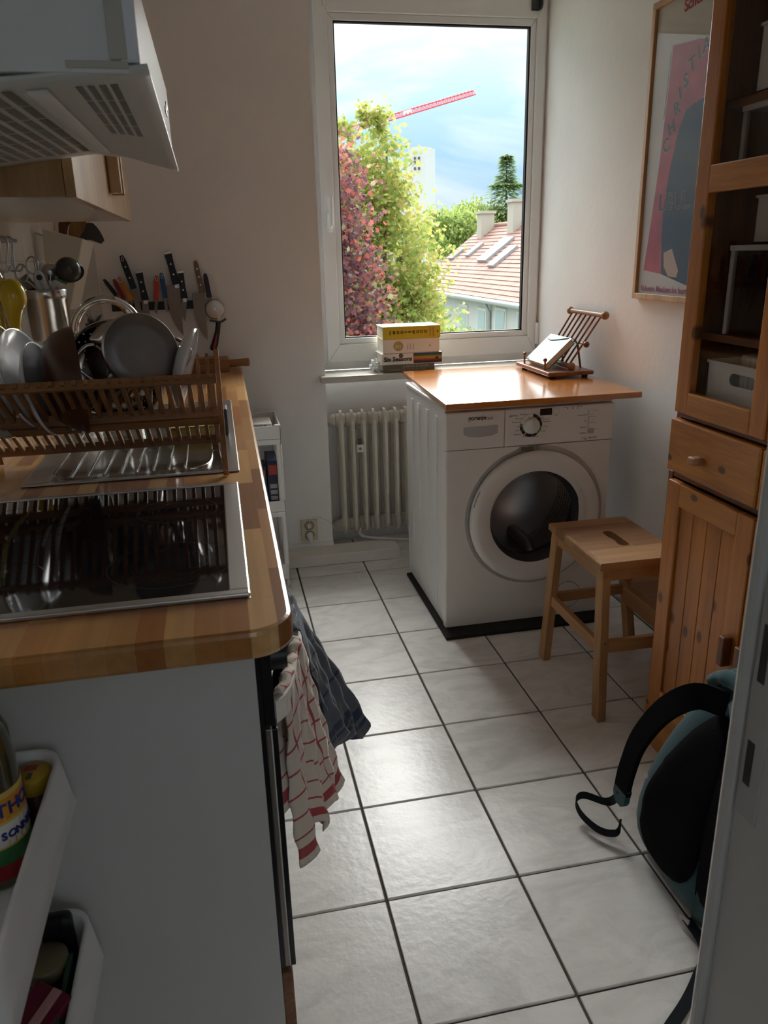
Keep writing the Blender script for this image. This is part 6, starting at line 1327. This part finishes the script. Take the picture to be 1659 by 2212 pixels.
for xa, xb, y0, y1 in ((9.3, 9.85, 28.3, 28.9), (9.45, 10.05, 26.6, 27.1), (9.22, 10.25, 23.9, 24.9), (9.0, 9.85, 22.5, 23.1)):
    s_ = MB().prism([on_roof(xa, y0, .06), on_roof(xb, y0, .06), on_roof(xb, y1, .06), on_roof(xa, y1, .06)], nr*.10).build('skylight', M_lead, hs)
    MB().prism([on_roof(xa+.08, y0+.08, .165), on_roof(xb-.08, y0+.08, .165), on_roof(xb-.08, y1-.08, .165), on_roof(xa+.08, y1-.08, .165)], nr*.01).build('pane', M_sky, s_)
for x, y, w, d, h in ((10.62, 28.3, .55, .55, .85), (10.8, 25.2, .6, .6, 1.25)):
    c = MB().box(x-w/2, x+w/2, y-d/2, y+d/2, 1.3, RZ+h*.62).build('chimney', mat('chimney_render', (.46, .43, .36), .9), hs); MB().box(x-w/2-.06, x+w/2+.06, y-d/2-.06, y+d/2+.06, RZ+h*.62, RZ+h*.62+.10).build('chimney_cap', MATS['chimney_render'], c)
for y, z0, z1, w in ((23.2, -1.6, -.5, .8), (21.2, -1.6, -.5, .7), (19.45, -1.6, -.4, .8), (17.6, -1.6, -.4, .8)):
    f = MB().box(HX+.10, HX+.17, y-w/2-.08, y+w/2+.08, z0-.08, z1+.08).build('window_surround', mat('pale_surround', (.70, .68, .60), .8), hs); MB().box(HX+.085, HX+.11, y-w/2, y+w/2, z0, z1).build('pane', M_sky, f)

# white tower block and red crane far off
tw = thing('tower_block', 'plain white tower block rising above the maple', 'building', (27, 102, -8.6))
c_ = Vector((27.0, 100, 0)); aL, aR = Vector((-1.95, .75, 0)), Vector((1.55, .9, 0)); M_tw = mat('white_tower', (.68, .69, .69), .9)
base = [c_, c_+aR, c_+aR+aL, c_+aL]; MB().prism([(p.x, p.y, -8.6) for p in base], (0, 0, 22.25)).build('block', M_tw, tw)
for z in (12.35, 11.15, 11.9):
    for f in (.30, .55): p = c_+aL*f+Vector((-.03, -.06, 0)); MB().prism([(p.x, p.y, z), (p.x+aL.x*.12, p.y+aL.y*.12, z), (p.x+aL.x*.12, p.y+aL.y*.12, z+.3), (p.x, p.y, z+.3)], (-.02, -.04, 0)).build('window', M_dk, tw)
MB().prism([(p.x, p.y, 13.65) for p in [c_+aR*.15+aL*.15, c_+aR*.85+aL*.15, c_+aR*.85+aL*.85, c_+aR*.15+aL*.85]], (0, 0, .12)).build('roof_edge', M_tw, tw)
cr_ = thing('tower_crane', 'red lattice crane jib crossing the sky above the maple', 'crane', (9.6, 93.6, -8.6)); M_crane = mat('crane_red', (.75, .06, .06), .6)
ja, jb = Vector((9.56, 93.6, 12.6)), Vector((33.4, 100, 19.68)); dj = (jb-ja); up_ = Vector((0, 0, 1)); sd_ = dj.cross(up_).normalized(); upj = sd_.cross(dj).normalized()
for off, nm in ((sd_*.3, 'chord'), (-sd_*.3, 'chord'), (upj*.62, 'top_chord')): MB().tube([ja+off, jb+off*(1 if nm == 'chord' else .75)], .07, 6).build(nm, M_crane, cr_)
br = MB(); NB = 48
for k in range(NB):
    a, b = ja+dj*k/NB, ja+dj*(k+.5)/NB; c2 = ja+dj*(k+1)/NB
    for s_ in (sd_*.3, -sd_*.3): br.tube([a+s_, b+upj*.6], .03, 4); br.tube([b+upj*.6, c2+s_], .03, 4)
    br.tube([a+sd_*.3, a-sd_*.3], .03, 4)
br.build('bracing', M_crane, cr_)
MB().bar(Vector((23.6, 97.2, 17.05)), Vector((24.7, 97.5, 17.4)), .05, .45, (0, 0, 1)).build('name_board', mat('board_white', (.85, .85, .85), .6), cr_)
MB().box(9.0, 10.2, 93.0, 94.2, -8.6, 12.3).build('mast', M_crane, cr_); MB().box(8.8, 10.3, 92.8, 94.4, 12.3, 14.2).build('cab', M_crane, cr_)
